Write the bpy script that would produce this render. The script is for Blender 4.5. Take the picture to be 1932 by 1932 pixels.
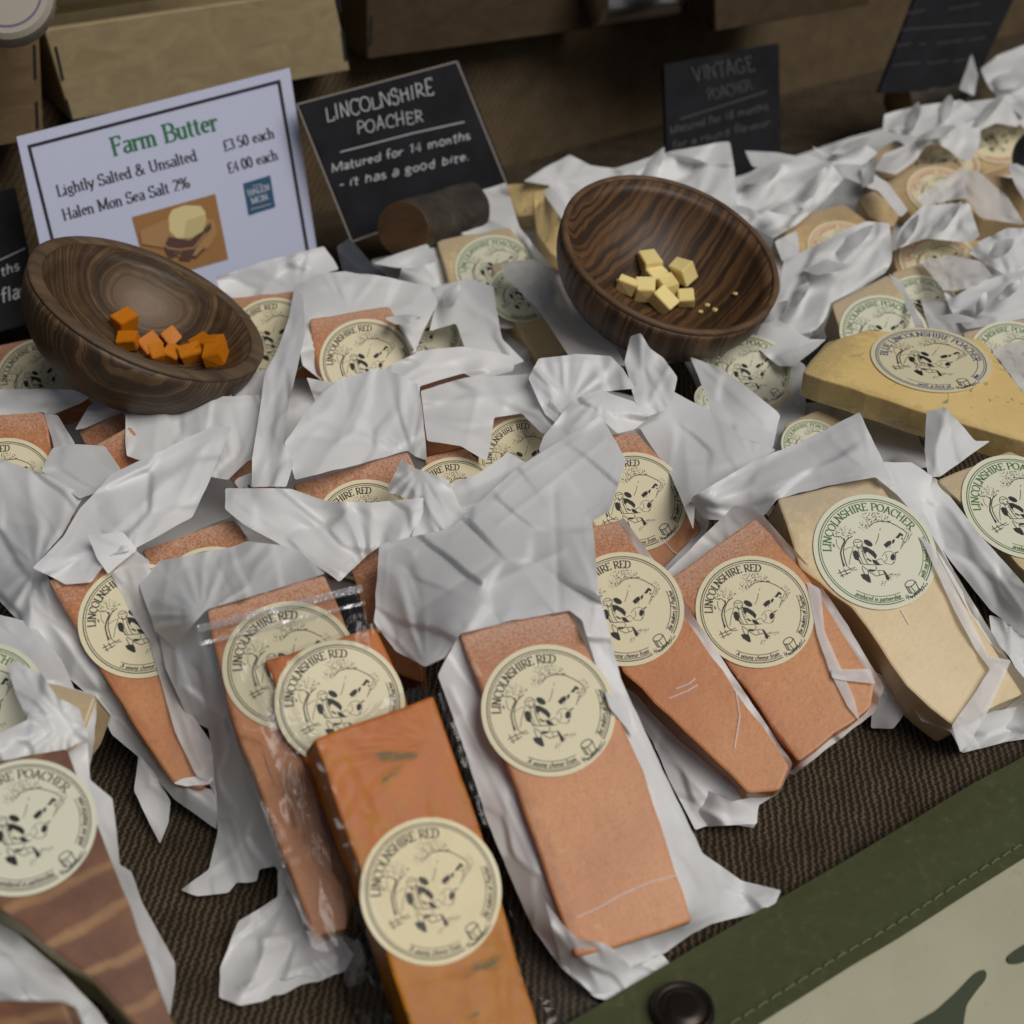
import bpy, bmesh, math, random
import numpy as np
from mathutils import Vector, Matrix
from mathutils.geometry import delaunay_2d_cdt

R = math.radians
scene = bpy.context.scene
for o in list(bpy.data.objects):
    bpy.data.objects.remove(o)
COL = scene.collection

# ------------------------------------------------------------------ camera
FPX, CX, CY = 2817.5, 966.0, 966.0          # focal length in pixels of the 1932 px survey of the photograph
PITCH, CAMH = R(35), 0.62
cam_d = bpy.data.cameras.new('camera')
cam_d.sensor_fit = 'HORIZONTAL'; cam_d.sensor_width = 24; cam_d.lens = 35
cam_d.clip_start = 0.02; cam_d.clip_end = 50
cam_d.dof.use_dof = True; cam_d.dof.focus_distance = 0.93; cam_d.dof.aperture_fstop = 4.6
cam = bpy.data.objects.new('camera', cam_d); COL.objects.link(cam)
cam.location = (0, 0, CAMH); cam.rotation_euler = (math.pi/2 - PITCH, 0, 0)
scene.camera = cam

# ------------------------------------------------------------------ light
world = bpy.data.worlds.new('World'); scene.world = world; world.use_nodes = True
wn = world.node_tree
sky = wn.nodes.new('ShaderNodeTexSky'); sky.sky_type = 'NISHITA'; sky.sun_disc = False
SUN_EL, SUN_AZ = R(52), R(-20)
sky.sun_elevation = SUN_EL; sky.sun_rotation = SUN_AZ + math.pi
sky.air_density = 1.0; sky.dust_density = 4.0; sky.ozone_density = 1.0
wn.links.new(sky.outputs[0], wn.nodes['Background'].inputs[0])
wn.nodes['Background'].inputs[1].default_value = 0.050
sun_d = bpy.data.lights.new('sun', 'SUN'); sun_d.energy = 3.0; sun_d.angle = R(38); sun_d.color = (1, 0.975, 0.94)
sun = bpy.data.objects.new('sun', sun_d); COL.objects.link(sun)
# the sun stands behind the photographer, to the right
sd = Vector((math.sin(R(50))*math.cos(SUN_EL), -math.cos(R(50))*math.cos(SUN_EL), math.sin(SUN_EL)))
sun.rotation_euler = sd.to_track_quat('Z', 'Y').to_euler()
sky.sun_rotation = math.atan2(sd.x, sd.y)
scene.view_settings.view_transform = 'Standard'; scene.view_settings.look = 'None'
scene.view_settings.exposure = -0.60; scene.view_settings.gamma = 1
scene.cycles.max_bounces = 8; scene.cycles.transparent_max_bounces = 12
scene.cycles.transmission_bounces = 4; scene.cycles.caustics_reflective = False; scene.cycles.caustics_refractive = False

# ------------------------------------------------------------------ survey helpers
FWD = np.array([0, math.cos(PITCH), -math.sin(PITCH)]); UPV = np.array([0, math.sin(PITCH), math.cos(PITCH)])
CAM = np.array([0, 0, CAMH])
def ray(x, y):
    return FWD + (x-CX)/FPX*np.array([1., 0, 0]) - (y-CY)/FPX*UPV
def at(x, y, z):                             # point seen at survey pixel x, y at height z (metres)
    r = ray(x, y); return CAM + r*((z-CAMH)/r[2])
def inv_depth(x, y, z): r = ray(x, y); return r[2]/(z-CAMH)
class Plane:
    def __init__(s, p, n): s.p = np.array(p, float); s.n = np.array(n, float)/np.linalg.norm(n)
    def hit(s, x, y, off=0):
        r = ray(x, y); d = np.dot(s.p+s.n*off-CAM, s.n)/np.dot(r, s.n); return CAM + r*d
    def w(s, x, y, off=0):
        r = ray(x, y); return np.dot(r, s.n)/np.dot(s.p+s.n*off-CAM, s.n)
def tilted(x, y, z, tilt, az=0):             # plane through that point, leaning back by tilt degrees, turned by az
    t, a = R(tilt), R(az)
    return Plane(at(x, y, z), (math.sin(t)*math.sin(a), -math.sin(t)*math.cos(a), math.cos(t)))
ALPHA = R(34)
TDIR = np.array([math.cos(ALPHA), math.sin(ALPHA), 0]); NDIR = np.array([-math.sin(ALPHA), math.cos(ALPHA), 0])

# ------------------------------------------------------------------ scene bookkeeping
def link(name, me, mats, parent=None, smooth=False):
    o = bpy.data.objects.new(name, me); COL.objects.link(o)
    for m in (mats if isinstance(mats, (list, tuple)) else [mats]): me.materials.append(m)
    if smooth:
        me.polygons.foreach_set('use_smooth', [True]*len(me.polygons))
    if parent is not None:
        o.parent = parent
        o.matrix_parent_inverse = parent.matrix_basis.inverted()
    return o
def tag(o, label, cat, group=None):
    o['label'] = label; o['category'] = cat
    if group: o['group'] = group
    return o
def thing(name, label, cat, loc=(0, 0, 0), group=None):
    o = bpy.data.objects.new(name, None); COL.objects.link(o); o.location = loc
    o.empty_display_size = 0.02
    return tag(o, label, cat, group)
def mesh(name, v, f):
    me = bpy.data.meshes.new(name); me.from_pydata([tuple(map(float, p)) for p in v], [], [tuple(map(int, q)) for q in f]); me.update(); return me
def bm_mesh(name, bm):
    me = bpy.data.meshes.new(name); bm.to_mesh(me); bm.free(); return me

# ------------------------------------------------------------------ noise
def vnoise(x, y, seed=0):                    # smooth value noise, -1..1, vectorised
    x = np.asarray(x, float); y = np.asarray(y, float)
    xi = np.floor(x).astype(np.int64); yi = np.floor(y).astype(np.int64)
    fx = x-xi; fy = y-yi; fx = fx*fx*fx*(fx*(fx*6-15)+10); fy = fy*fy*fy*(fy*(fy*6-15)+10)
    def h(a, b):
        n = (a*374761393 + b*668265263 + seed*974634777) & 0xffffffff
        n = ((n ^ (n >> 13))*1274126177) & 0xffffffff
        return ((n ^ (n >> 16)) & 0xffff)/32767.5-1
    return (h(xi, yi)*(1-fx)+h(xi+1, yi)*fx)*(1-fy)+(h(xi, yi+1)*(1-fx)+h(xi+1, yi+1)*fx)*fy
def tri(x): return np.abs((x % 1.0)*2-1)*2-1

# ------------------------------------------------------------------ materials
def mat(name, col=(.5, .5, .5), rough=.6, spec=.4, **kw):
    m = bpy.data.materials.new(name); m.use_nodes = True
    b = m.node_tree.nodes['Principled BSDF']
    b.inputs['Base Color'].default_value = (*col, 1); b.inputs['Roughness'].default_value = rough
    b.inputs['Specular IOR Level'].default_value = spec
    for k, v in kw.items(): b.inputs[k.replace('_', ' ')].default_value = v
    return m
class NT:
    def __init__(s, m): s.m = m; s.t = m.node_tree; s.b = s.t.nodes.get('Principled BSDF'); s.out = s.t.nodes['Material Output']
    def n(s, typ, **kw):
        nd = s.t.nodes.new(typ)
        for k, v in kw.items():
            if k.startswith('_'): setattr(nd, k[1:], v)
            else:
                key = int(k[1:]) if k[0] == 'i' and k[1:].isdigit() else k.replace('_', ' ')
                nd.inputs[key].default_value = v
        return nd
    def l(s, a, b): s.t.links.new(a, b)
    def coord(s, kind='Object', scale=(1, 1, 1)):
        c = s.n('ShaderNodeTexCoord'); mp = s.n('ShaderNodeMapping'); mp.inputs['Scale'].default_value = scale
        s.l(c.outputs[kind], mp.inputs[0]); return mp.outputs[0]
    def noise(s, v, scale, detail=4, rough=.55, dist=0):
        nd = s.n('ShaderNodeTexNoise', Scale=scale, Detail=detail, Roughness=rough, Distortion=dist); s.l(v, nd.inputs['Vector']); return nd.outputs['Fac']
    def ramp(s, f, stops, interp='LINEAR'):
        nd = s.n('ShaderNodeValToRGB'); cr = nd.color_ramp; cr.interpolation = interp
        while len(cr.elements) < len(stops): cr.elements.new(.5)
        for e, (p, c) in zip(cr.elements, stops):
            e.position = p; e.color = (*c, 1) if len(c) == 3 else c
        s.l(f, nd.inputs[0]); return nd.outputs[0]
    def mix(s, f, a, b, mode='MIX'):
        nd = s.n('ShaderNodeMix', _data_type='RGBA', _blend_type=mode)
        for k, v in ((0, f), (6, a), (7, b)):
            if isinstance(v, (int, float)): nd.inputs[k].default_value = v
            elif isinstance(v, tuple): nd.inputs[k].default_value = (*v, 1)
            else: s.l(v, nd.inputs[k])
        return nd.outputs[2]
    def math(s, op, a, b=0, c=0):
        nd = s.n('ShaderNodeMath', _operation=op)
        for k, v in enumerate((a, b, c)):
            if isinstance(v, (int, float)): nd.inputs[k].default_value = v
            else: s.l(v, nd.inputs[k])
        return nd.outputs[0]
    def bump(s, f, strength, dist):
        nd = s.n('ShaderNodeBump', Strength=strength, Distance=dist); s.l(f, nd.inputs['Height']); s.l(nd.outputs[0], s.b.inputs['Normal']); return nd

def paper_mat(name, col, transl, rough=.36, thru=.02):
    m = mat(name, col, rough, .35); n = NT(m)
    v = n.coord('Object')
    f1 = n.noise(v, 900, 2); f2 = n.noise(v, 60, 3)
    hsum = n.math('ADD', n.math('MULTIPLY', f1, .25), n.math('MULTIPLY', f2, .35))
    bp = n.bump(hsum, .18, .0012)
    blot = n.noise(v, 22, 3)
    c = n.mix(n.ramp(blot, [(.35, (0, 0, 0)), (.7, (1, 1, 1))]), col, tuple(x*.93 for x in col))
    n.l(c, n.b.inputs['Base Color'])
    tr = n.n('ShaderNodeBsdfTranslucent'); n.l(c, tr.inputs[0]); n.l(bp.outputs[0], tr.inputs[1])
    mx = n.n('ShaderNodeMixShader'); mx.inputs[0].default_value = transl
    n.l(n.b.outputs[0], mx.inputs[1]); n.l(tr.outputs[0], mx.inputs[2])
    tp = n.n('ShaderNodeBsdfTransparent'); m2 = n.n('ShaderNodeMixShader'); m2.inputs[0].default_value = thru
    n.l(mx.outputs[0], m2.inputs[1]); n.l(tp.outputs[0], m2.inputs[2]); n.l(m2.outputs[0], n.out.inputs[0])
    return m
PAPER = paper_mat('greaseproof_paper', (.82, .825, .82), .17)
# thinner paper that lets more of what is below show through
SHEER = paper_mat('sheer_paper', (.82, .81, .805), .2, thru=.26)

def film_mat(name, base=.012, tint=(.94, .94, .94), haze=.012, gain=.6):
    m = bpy.data.materials.new(name); m.use_nodes = True; n = NT(m)
    n.t.nodes.remove(n.b)
    gl = n.n('ShaderNodeBsdfGlossy', Roughness=.08); gl.inputs[0].default_value = (1, 1, 1, 1)
    df = n.n('ShaderNodeBsdfDiffuse'); df.inputs[0].default_value = (.7, .7, .7, 1)
    v = n.coord('Object'); nz = n.noise(v, 110, 3, .6, 1.5)
    bp = n.n('ShaderNodeBump', Strength=.35, Distance=.0012); n.l(nz, bp.inputs['Height']); n.l(bp.outputs[0], gl.inputs['Normal'])
    tp = n.n('ShaderNodeBsdfTransparent'); tp.inputs[0].default_value = (*tint, 1)
    fr = n.n('ShaderNodeFresnel', IOR=1.33); n.l(bp.outputs[0], fr.inputs['Normal'])
    fac = n.math('ADD', n.math('MULTIPLY', fr.outputs[0], gain), base)
    m0 = n.n('ShaderNodeMixShader'); m0.inputs[0].default_value = haze; n.l(tp.outputs[0], m0.inputs[1]); n.l(df.outputs[0], m0.inputs[2])
    m1 = n.n('ShaderNodeMixShader'); n.l(fac, m1.inputs[0]); n.l(m0.outputs[0], m1.inputs[1]); n.l(gl.outputs[0], m1.inputs[2])
    n.l(m1.outputs[0], n.out.inputs[0]); return m
FILM = film_mat('clear_film')
CLING = film_mat('cling_film', 0, (.97, .95, .9), 0, .22)

def cheese_mat(name, base, dark, bloom, rind_w=.018, speck=.5, rough=.42, coat=.15):
    m = mat(name, base, rough, .4); n = NT(m)
    n.b.inputs['Subsurface Weight'].default_value = .03; n.b.inputs['Subsurface Radius'].default_value = (1, .5, .25)
    n.b.inputs['Subsurface Scale'].default_value = .006
    n.b.inputs['Coat Weight'].default_value = coat; n.b.inputs['Coat Roughness'].default_value = .25
    uv = n.n('ShaderNodeUVMap'); sp = n.n('ShaderNodeSeparateXYZ'); n.l(uv.outputs[0], sp.inputs[0])
    oi = n.n('ShaderNodeObjectInfo')
    c = n.n('ShaderNodeTexCoord'); ad = n.n('ShaderNodeVectorMath', _operation='ADD'); n.l(c.outputs['Object'], ad.inputs[0])
    n.l(oi.outputs['Random'], ad.inputs[1]); v = ad.outputs[0]
    big = n.noise(v, 18, 3); fine = n.noise(v, 560, 2, .7); med = n.noise(v, 160, 4, .65)
    c1 = n.mix(n.ramp(big, [(.3, (0, 0, 0)), (.75, (1, 1, 1))]), base, dark)
    spk = n.ramp(fine, [(.53, (0, 0, 0)), (.62, (1, 1, 1))])
    c1 = n.mix(n.math('MULTIPLY', spk, speck*.6), c1, tuple(x*.62 for x in dark))
    # rind bloom: densest at the rind edge (uv y) and along the left edge (uv x), broken up by noise
    def edge(s, w):
        e = n.math('SUBTRACT', 1.0, n.math('DIVIDE', s, w)); return n.math('MAXIMUM', e, 0.0)
    e1 = edge(sp.outputs[1], rind_w*10*2.2); e2 = n.math('MULTIPLY', edge(sp.outputs[0], .09), .8)
    e = n.math('MAXIMUM', e1, e2)
    e = n.math('ADD', n.math('MULTIPLY', e, .75), n.math('MULTIPLY', n.math('SUBTRACT', med, .5), 1.3))
    edark = n.ramp(e, [(.08, (0, 0, 0)), (.6, (1, 1, 1))])
    rind = tuple(d*.72+.0 for d in dark)
    c1 = n.mix(n.math('MULTIPLY', edark, .75), c1, rind)
    e3 = n.math('ADD', n.math('MULTIPLY', e1, .6), n.math('MULTIPLY', n.math('SUBTRACT', n.noise(v, 760, 3, .75), .5), 1.9))
    bl = n.ramp(e3, [(.33, (0, 0, 0)), (.62, (1, 1, 1))])
    c1 = n.mix(n.math('MULTIPLY', bl, .55), c1, bloom)
    # sparse white flecks
    fl = n.ramp(n.noise(v, 95, 2, .5, .8), [(.70, (0, 0, 0)), (.76, (1, 1, 1))])
    c1 = n.mix(n.math('MULTIPLY', fl, .45), c1, bloom)
    n.l(c1, n.b.inputs['Base Color'])
    n.bump(n.math('ADD', med, n.math('MULTIPLY', fine, .3)), .35, .0008)
    return m
M_RED = cheese_mat('red_cheese', (.585, .255, .086), (.47, .165, .055), (.58, .41, .31))
M_POA = cheese_mat('pale_cheese', (.72, .56, .32), (.60, .46, .24), (.42, .35, .28), speck=.15)
M_BLU = cheese_mat('yellow_cheese', (.88, .66, .30), (.80, .57, .22), (.30, .24, .14), speck=.1, rough=.3, coat=.5)
M_BLU.node_tree.nodes['Principled BSDF'].inputs['Roughness'].default_value = .3
def veined():
    m = M_BLU; n = NT(m); old = n.b.inputs['Base Color'].links[0].from_socket
    v = n.coord('Object', (1, 1, 3)); a = n.noise(v, 38, 3, .6, 3.0); b = n.noise(v, 14, 2)
    f = n.math('MULTIPLY', n.ramp(a, [(.635, (0, 0, 0)), (.67, (1, 1, 1))]), n.ramp(b, [(.5, (0, 0, 0)), (.58, (1, 1, 1))]))
    n.l(n.mix(n.math('MULTIPLY', f, .75), old, (.16, .20, .15)), n.b.inputs['Base Color'])
veined()
M_VIN = cheese_mat('vintage_cheese', (.66, .47, .24), (.46, .32, .15), (.4, .34, .27), speck=.2)
def brown_mat():
    m = mat('brown_rind', (.3, .16, .1), .42, .4, Coat_Weight=.2, Coat_Roughness=.3); n = NT(m)
    uv = n.n('ShaderNodeUVMap'); mp = n.n('ShaderNodeMapping'); mp.inputs['Rotation'].default_value = (0, 0, R(14)); n.l(uv.outputs[0], mp.inputs[0])
    w = n.n('ShaderNodeTexWave', _wave_type='BANDS', _bands_direction='Y', Scale=1.45, Distortion=2.2, Detail=3); w.inputs['Detail Scale'].default_value = 1.6
    n.l(mp.outputs[0], w.inputs[0])
    v = n.coord('Object'); nz = n.noise(v, 45, 5, .6); n3 = n.noise(v, 22, 3, .6)
    f = n.math('MULTIPLY', n.ramp(w.outputs['Fac'], [(.78, (0, 0, 0)), (1.0, (1, 1, 1))]), n.ramp(n3, [(.3, (.2, .35, .35)), (.65, (1, 1, 1))]))
    c = n.mix(f, n.ramp(nz, [(.3, (.115, .050, .028)), (.7, (.22, .10, .052))]), (.36, .20, .09))
    n.l(c, n.b.inputs['Base Color']); n.bump(nz, .3, .001); return m
M_BRO = brown_mat()
def orange_mat():
    m = mat('glossy_orange_cheese', (.6, .2, .03), .5, .1, Coat_Weight=.16, Coat_Roughness=.16); n = NT(m)
    v = n.coord('Object'); nz = n.noise(v, 38, 5, .65, 1.6); st = n.noise(v, 90, 3, .6)
    uv = n.n('ShaderNodeUVMap'); sp = n.n('ShaderNodeSeparateXYZ'); n.l(uv.outputs[0], sp.inputs[0])
    # where the film clings the colour is deep and wet, elsewhere chalky salmon; more cling further down
    v2 = n.coord('Object', (1.0, .55, 1)); nz2 = n.noise(v2, 52, 4, .6, 2.6)
    k = n.math('ADD', n.math('ADD', n.math('MULTIPLY', nz, .45), n.math('MULTIPLY', nz2, .55)), n.math('MULTIPLY', n.math('SUBTRACT', sp.outputs[1], .50), .22))
    wet = n.ramp(k, [(.475, (0, 0, 0)), (.505, (1, 1, 1))])
    c = n.mix(wet, (.50, .145, .022), (.44, .16, .0))
    c = n.mix(n.ramp(nz, [(.3, (.5, .5, .5)), (.6, (0, 0, 0))]), c, (.30, .07, .004))
    bl = n.ramp(n.noise(n.coord('Object', (.6, 1, 1)), 30, 4, .6, 2.6), [(.60, (0, 0, 0)), (.65, (1, 1, 1))])
    c = n.mix(n.math('MULTIPLY', bl, .8), c, (.09, .085, .035))
    n.l(c, n.b.inputs['Base Color']); n.bump(n.math('ADD', st, n.math('MULTIPLY', wet, .4)), .25, .0015); return m
M_ORA = orange_mat()
KIND = dict(red=M_RED, poacher=M_POA, vintage=M_VIN, brown=M_BRO, blue=M_BLU, orange=M_ORA)

M_LAB = mat('label_cream', (.71, .64, .425), .45, .4); _n = NT(M_LAB); _n.bump(_n.noise(_n.coord('Object'), 500, 2), .15, .0006)
M_LABG = mat('label_pale', (.68, .67, .51), .45, .4)
def ink(name, c): return mat(name, c, .5, .3)
INK = dict(red=ink('ink_black', (.022, .02, .018)), poacher=ink('ink_green', (.05, .14, .03)), vintage=ink('ink_red', (.5, .16, .11)),
           brown=ink('ink_brown', (.07, .03, .03)), blue=ink('ink_blue', (.035, .06, .19)), orange=None)
INK['orange'] = INK['red']
# ------------------------------------------------------------------ stroke lettering
def arc(cx, cy, rx, ry, a0, a1, n=9):
    return [(cx+rx*math.cos(R(a0+(a1-a0)*i/(n-1))), cy+ry*math.sin(R(a0+(a1-a0)*i/(n-1)))) for i in range(n)]
# glyph: (advance, strokes, serifs)
G = {}
def g(ch, adv, *st, ser=()): G[ch] = (adv, [list(s) for s in st], [[(a-.11, b), (a+.11, b)] for a, b in ser])
g('A', .74, [(.08, 0), (.36, 1)], [(.36, 1), (.66, 0)], [(.19, .36), (.54, .36)], ser=[(.08, 0), (.66, 0)])
g('B', .68, [(.15, 0), (.15, 1)], [(.15, 1)]+arc(.35, .76, .22, .24, 90, -90)+[(.15, .52)], [(.15, .52)]+arc(.37, .26, .25, .26, 90, -90)+[(.15, 0)], ser=[(.12, 0), (.12, 1)])
g('C', .70, arc(.40, .5, .33, .5, 48, 312, 15), [(.63, .98), (.62, .74)])
g('D', .76, [(.15, 0), (.15, 1)], [(.15, 1)]+arc(.3, .5, .38, .5, 90, -90, 13)+[(.15, 0)], ser=[(.12, 0), (.12, 1)])
g('E', .62, [(.15, 0), (.15, 1)], [(.15, 1), (.54, 1), (.54, .84)], [(.15, .52), (.45, .52)], [(.15, 0), (.56, 0), (.58, .18)], ser=[(.12, 0), (.12, 1)])
g('F', .58, [(.15, 0), (.15, 1)], [(.15, 1), (.53, 1), (.53, .82)], [(.15, .52), (.44, .52), (.44, .62)], ser=[(.15, 0), (.12, 1)])
g('G', .74, arc(.40, .5, .33, .5, 48, 330, 15), [(.64, .05), (.64, .42), (.48, .42)])
g('H', .78, [(.15, 0), (.15, 1)], [(.63, 0), (.63, 1)], [(.15, .52), (.63, .52)], ser=[(.15, 0), (.15, 1), (.63, 0), (.63, 1)])
g('I', .34, [(.17, 0), (.17, 1)], ser=[(.17, 0), (.17, 1)])
g('L', .60, [(.15, 0), (.15, 1)], [(.15, 0), (.54, 0), (.57, .22)], ser=[(.12, 0), (.17, 1)])
g('M', .92, [(.13, 0), (.13, 1)], [(.13, 1), (.45, .05)], [(.45, .05), (.77, 1)], [(.78, 1), (.78, 0)], ser=[(.13, 0), (.1, 1), (.8, 1), (.78, 0)])
g('N', .78, [(.14, 0), (.14, 1)], [(.14, 1), (.63, 0)], [(.63, 0), (.63, 1)], ser=[(.14, 0), (.1, 1), (.63, 1)])
g('O', .78, arc(.39, .5, .33, .5, 0, 360, 21))
g('P', .62, [(.15, 0), (.15, 1)], [(.15, 1)]+arc(.33, .73, .24, .27, 90, -90)+[(.15, .46)], ser=[(.15, 0), (.12, 1)])
g('R', .70, [(.15, 0), (.15, 1)], [(.15, 1)]+arc(.33, .74, .23, .26, 90, -90)+[(.15, .48)], [(.32, .48), (.66, 0)], ser=[(.15, 0), (.12, 1), (.66, 0)])
g('S', .56, arc(.28, .74, .2, .26, 30, 250, 9)+arc(.28, .26, .22, .27, 70, -150, 10), [(.47, .98), (.46, .78)], [(.07, .02), (.08, .24)])
g('T', .62, [(.31, 0), (.31, 1)], [(.04, .84), (.05, 1), (.57, 1), (.58, .84)], ser=[(.31, 0)])
g('U', .76, [(.15, 1), (.15, .3)]+arc(.38, .3, .23, .3, 180, 360)+[(.61, 1)], ser=[(.15, 1), (.61, 1)])
g('V', .72, [(.08, 1), (.36, 0)], [(.36, 0), (.64, 1)], ser=[(.08, 1), (.64, 1)])
X = .62
g('a', .50, arc(.24, .5, .16, .14, 150, 0, 6)+[(.40, .06), (.47, .0)], [(.40, .38)]+arc(.22, .17, .14, .17, 90, 350, 9)+[(.40, .1)])
g('b', .54, [(.12, 0), (.12, 1)], arc(.29, .31, .18, .31, 150, -150, 11), ser=[(.07, 1)])
g('c', .46, arc(.26, .31, .19, .31, 45, 315, 11))
g('d', .54, [(.42, 1), (.42, 0)], arc(.25, .31, .18, .31, 30, 330, 11), ser=[(.37, 1), (.46, 0)])
g('e', .48, [(.08, .36), (.42, .36)]+arc(.25, .33, .17, .29, 10, 310, 12))
g('f', .36, [(.14, 0), (.14, .8)]+arc(.26, .82, .12, .18, 180, 50, 5), [(.02, X), (.30, X)], ser=[(.14, 0)])
g('g', .50, arc(.23, .42, .15, .2, 0, 360, 11), [(.36, .56), (.47, .6)], [(.14, .24), (.1, .12), (.36, .06)]+arc(.24, -.12, .17, .13, 40, -200, 9))
g('h', .56, [(.12, 0), (.12, 1)], [(.12, .42)]+arc(.28, .42, .15, .2, 150, 0, 6)+[(.43, 0)], ser=[(.12, 0), (.07, 1), (.43, 0)])
g('i', .28, [(.13, 0), (.13, X)], [(.10, .84), (.17, .9)], ser=[(.13, 0), (.08, X)])
g('k', .52, [(.12, 0), (.12, 1)], [(.12, .25), (.42, X)], [(.22, .36), (.46, 0)], ser=[(.12, 0)])
g('l', .28, [(.13, 0), (.13, 1)], ser=[(.13, 0), (.08, 1)])
g('m', .84, [(.12, 0), (.12, X)], [(.12, .42)]+arc(.27, .42, .14, .2, 150, 0, 6)+[(.41, 0)], [(.41, .42)]+arc(.56, .42, .14, .2, 150, 0, 6)+[(.70, 0)], ser=[(.12, 0), (.08, X), (.41, 0), (.70, 0)])
g('n', .56, [(.12, 0), (.12, X)], [(.12, .42)]+arc(.28, .42, .15, .2, 150, 0, 6)+[(.43, 0)], ser=[(.12, 0), (.08, X), (.43, 0)])
g('o', .52, arc(.26, .31, .19, .31, 0, 360, 15))
g('p', .54, [(.12, -.3), (.12, X)], arc(.29, .31, .18, .31, 150, -150, 11), ser=[(.12, -.3), (.07, X)])
g('r', .40, [(.12, 0), (.12, X)], [(.12, .4), (.22, .58), (.34, .6), (.36, .5)], ser=[(.12, 0), (.08, X)])
g('s', .42, arc(.2, .46, .13, .15, 30, 250, 7)+arc(.2, .16, .14, .16, 70, -150, 8))
g('t', .34, [(.14, .84), (.14, .12)]+arc(.24, .12, .1, .12, 180, 300, 4), [(.02, X), (.30, X)])
g('u', .56, [(.12, X), (.12, .2)]+arc(.27, .2, .15, .2, 180, 330, 6), [(.43, X), (.43, 0), (.5, 0)], ser=[(.07, X), (.38, X)])
g('v', .50, [(.05, X), (.25, 0)], [(.25, 0), (.45, X)], ser=[(.05, X), (.45, X)])
g('w', .74, [(.04, X), (.2, 0)], [(.2, 0), (.36, X)], [(.36, X), (.53, 0)], [(.53, 0), (.69, X)])
g('y', .50, [(.05, X), (.26, 0)], [(.46, X), (.2, -.22), (.08, -.26)], ser=[(.05, X), (.45, X)])
g('&', .78, [(.7, 0), (.2, .68)]+arc(.32, .82, .14, .18, 200, -20, 8)+[(.42, .68), (.16, .42)]+arc(.28, .24, .22, .24, 130, 330, 9)+[(.66, .5)])
g('%', .84, arc(.2, .76, .14, .22, 0, 360, 11), arc(.64, .24, .14, .22, 0, 360, 11), [(.2, 0), (.64, 1)])
g('£', .52, arc(.3, .78, .16, .2, 10, 180, 7)+[(.17, .3), (.06, 0), (.44, .02), (.48, .14)], [(.04, .48), (.36, .48)])
g('.', .26, [(.10, .03), (.16, .03)])
g('-', .40, [(.06, .35), (.3, .35)])
g('0', .52, arc(.26, .5, .19, .5, 0, 360, 17))
g('1', .52, [(.28, 0), (.28, 1), (.12, .84)])
g('2', .52, arc(.25, .74, .18, .26, 160, -30, 8)+[(.08, .02), (.46, .02)])
g('3', .52, arc(.23, .76, .17, .24, 150, -80, 8), arc(.23, .27, .2, .27, 80, -150, 9))
g('4', .52, [(.36, 0), (.36, 1), (.04, .3), (.48, .3)])
g('5', .52, [(.42, 1), (.14, 1), (.1, .58)]+arc(.24, .3, .2, .3, 110, -150, 9))
g('8', .52, arc(.25, .76, .16, .24, 0, 360, 13), arc(.25, .26, .2, .26, 0, 360, 13))
g(' ', .34)

def text_strokes(s, serif=True, track=0.0):
    """-> list of polylines in em units (cap height 1) and the total advance"""
    out = []; x = 0
    for ch in s:
        adv, st, se = G.get(ch, G[' '])
        for p in st + (se if serif else []): out.append([(x+a, b) for a, b in p])
        x += adv+track
    return out, x
def pen(thick, thin, nib=12):
    def f(dx, dy):
        t = math.atan2(dy, dx); return thin+(thick-thin)*abs(math.sin(t-R(nib)))
    return f
class Print:                                  # flat print: ribbons and filled shapes in 2D, then mapped to a surface
    def __init__(s): s.v = []; s.f = []; s.m = []; s.k = 0; s.mod = 6
    def ribbon(s, pts, width, m=0):
        pts = [p for i, p in enumerate(pts) if i == 0 or math.dist(p, pts[i-1]) > 1e-6]
        if len(pts) < 2: return
        n = len(pts); base = len(s.v); s.k += 1; lay = s.k % s.mod
        for i, p in enumerate(pts):
            a = pts[max(0, i-1)]; b = pts[min(n-1, i+1)]
            dx, dy = b[0]-a[0], b[1]-a[1]; L = math.hypot(dx, dy) or 1e-9
            w = width(dx, dy) if callable(width) else width
            nx, ny = -dy/L*w/2, dx/L*w/2
            s.v += [(p[0]+nx, p[1]+ny, lay), (p[0]-nx, p[1]-ny, lay)]
        for i in range(n-1):
            q = base+2*i; s.f.append((q+1, q+3, q+2, q)); s.m.append(m)
    def poly(s, pts, m=0):
        b = len(s.v); s.k += 1
        a = sum(pts[i][0]*pts[(i+1) % len(pts)][1]-pts[(i+1) % len(pts)][0]*pts[i][1] for i in range(len(pts)))
        if a < 0: pts = pts[::-1]
        s.v += [(p[0], p[1], s.k % s.mod) for p in pts]; s.f.append(tuple(range(b, b+len(pts)))); s.m.append(m)
    def build(s, name, fn, mats, parent=None):
        """fn(x, y, lift) -> 3D; lift in units of 0.01 mm layers"""
        me = mesh(name, [fn(x, y, l) for x, y, l in s.v], s.f)
        o = link(name, me, mats, parent); me.polygons.foreach_set('material_index', s.m); return o

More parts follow.
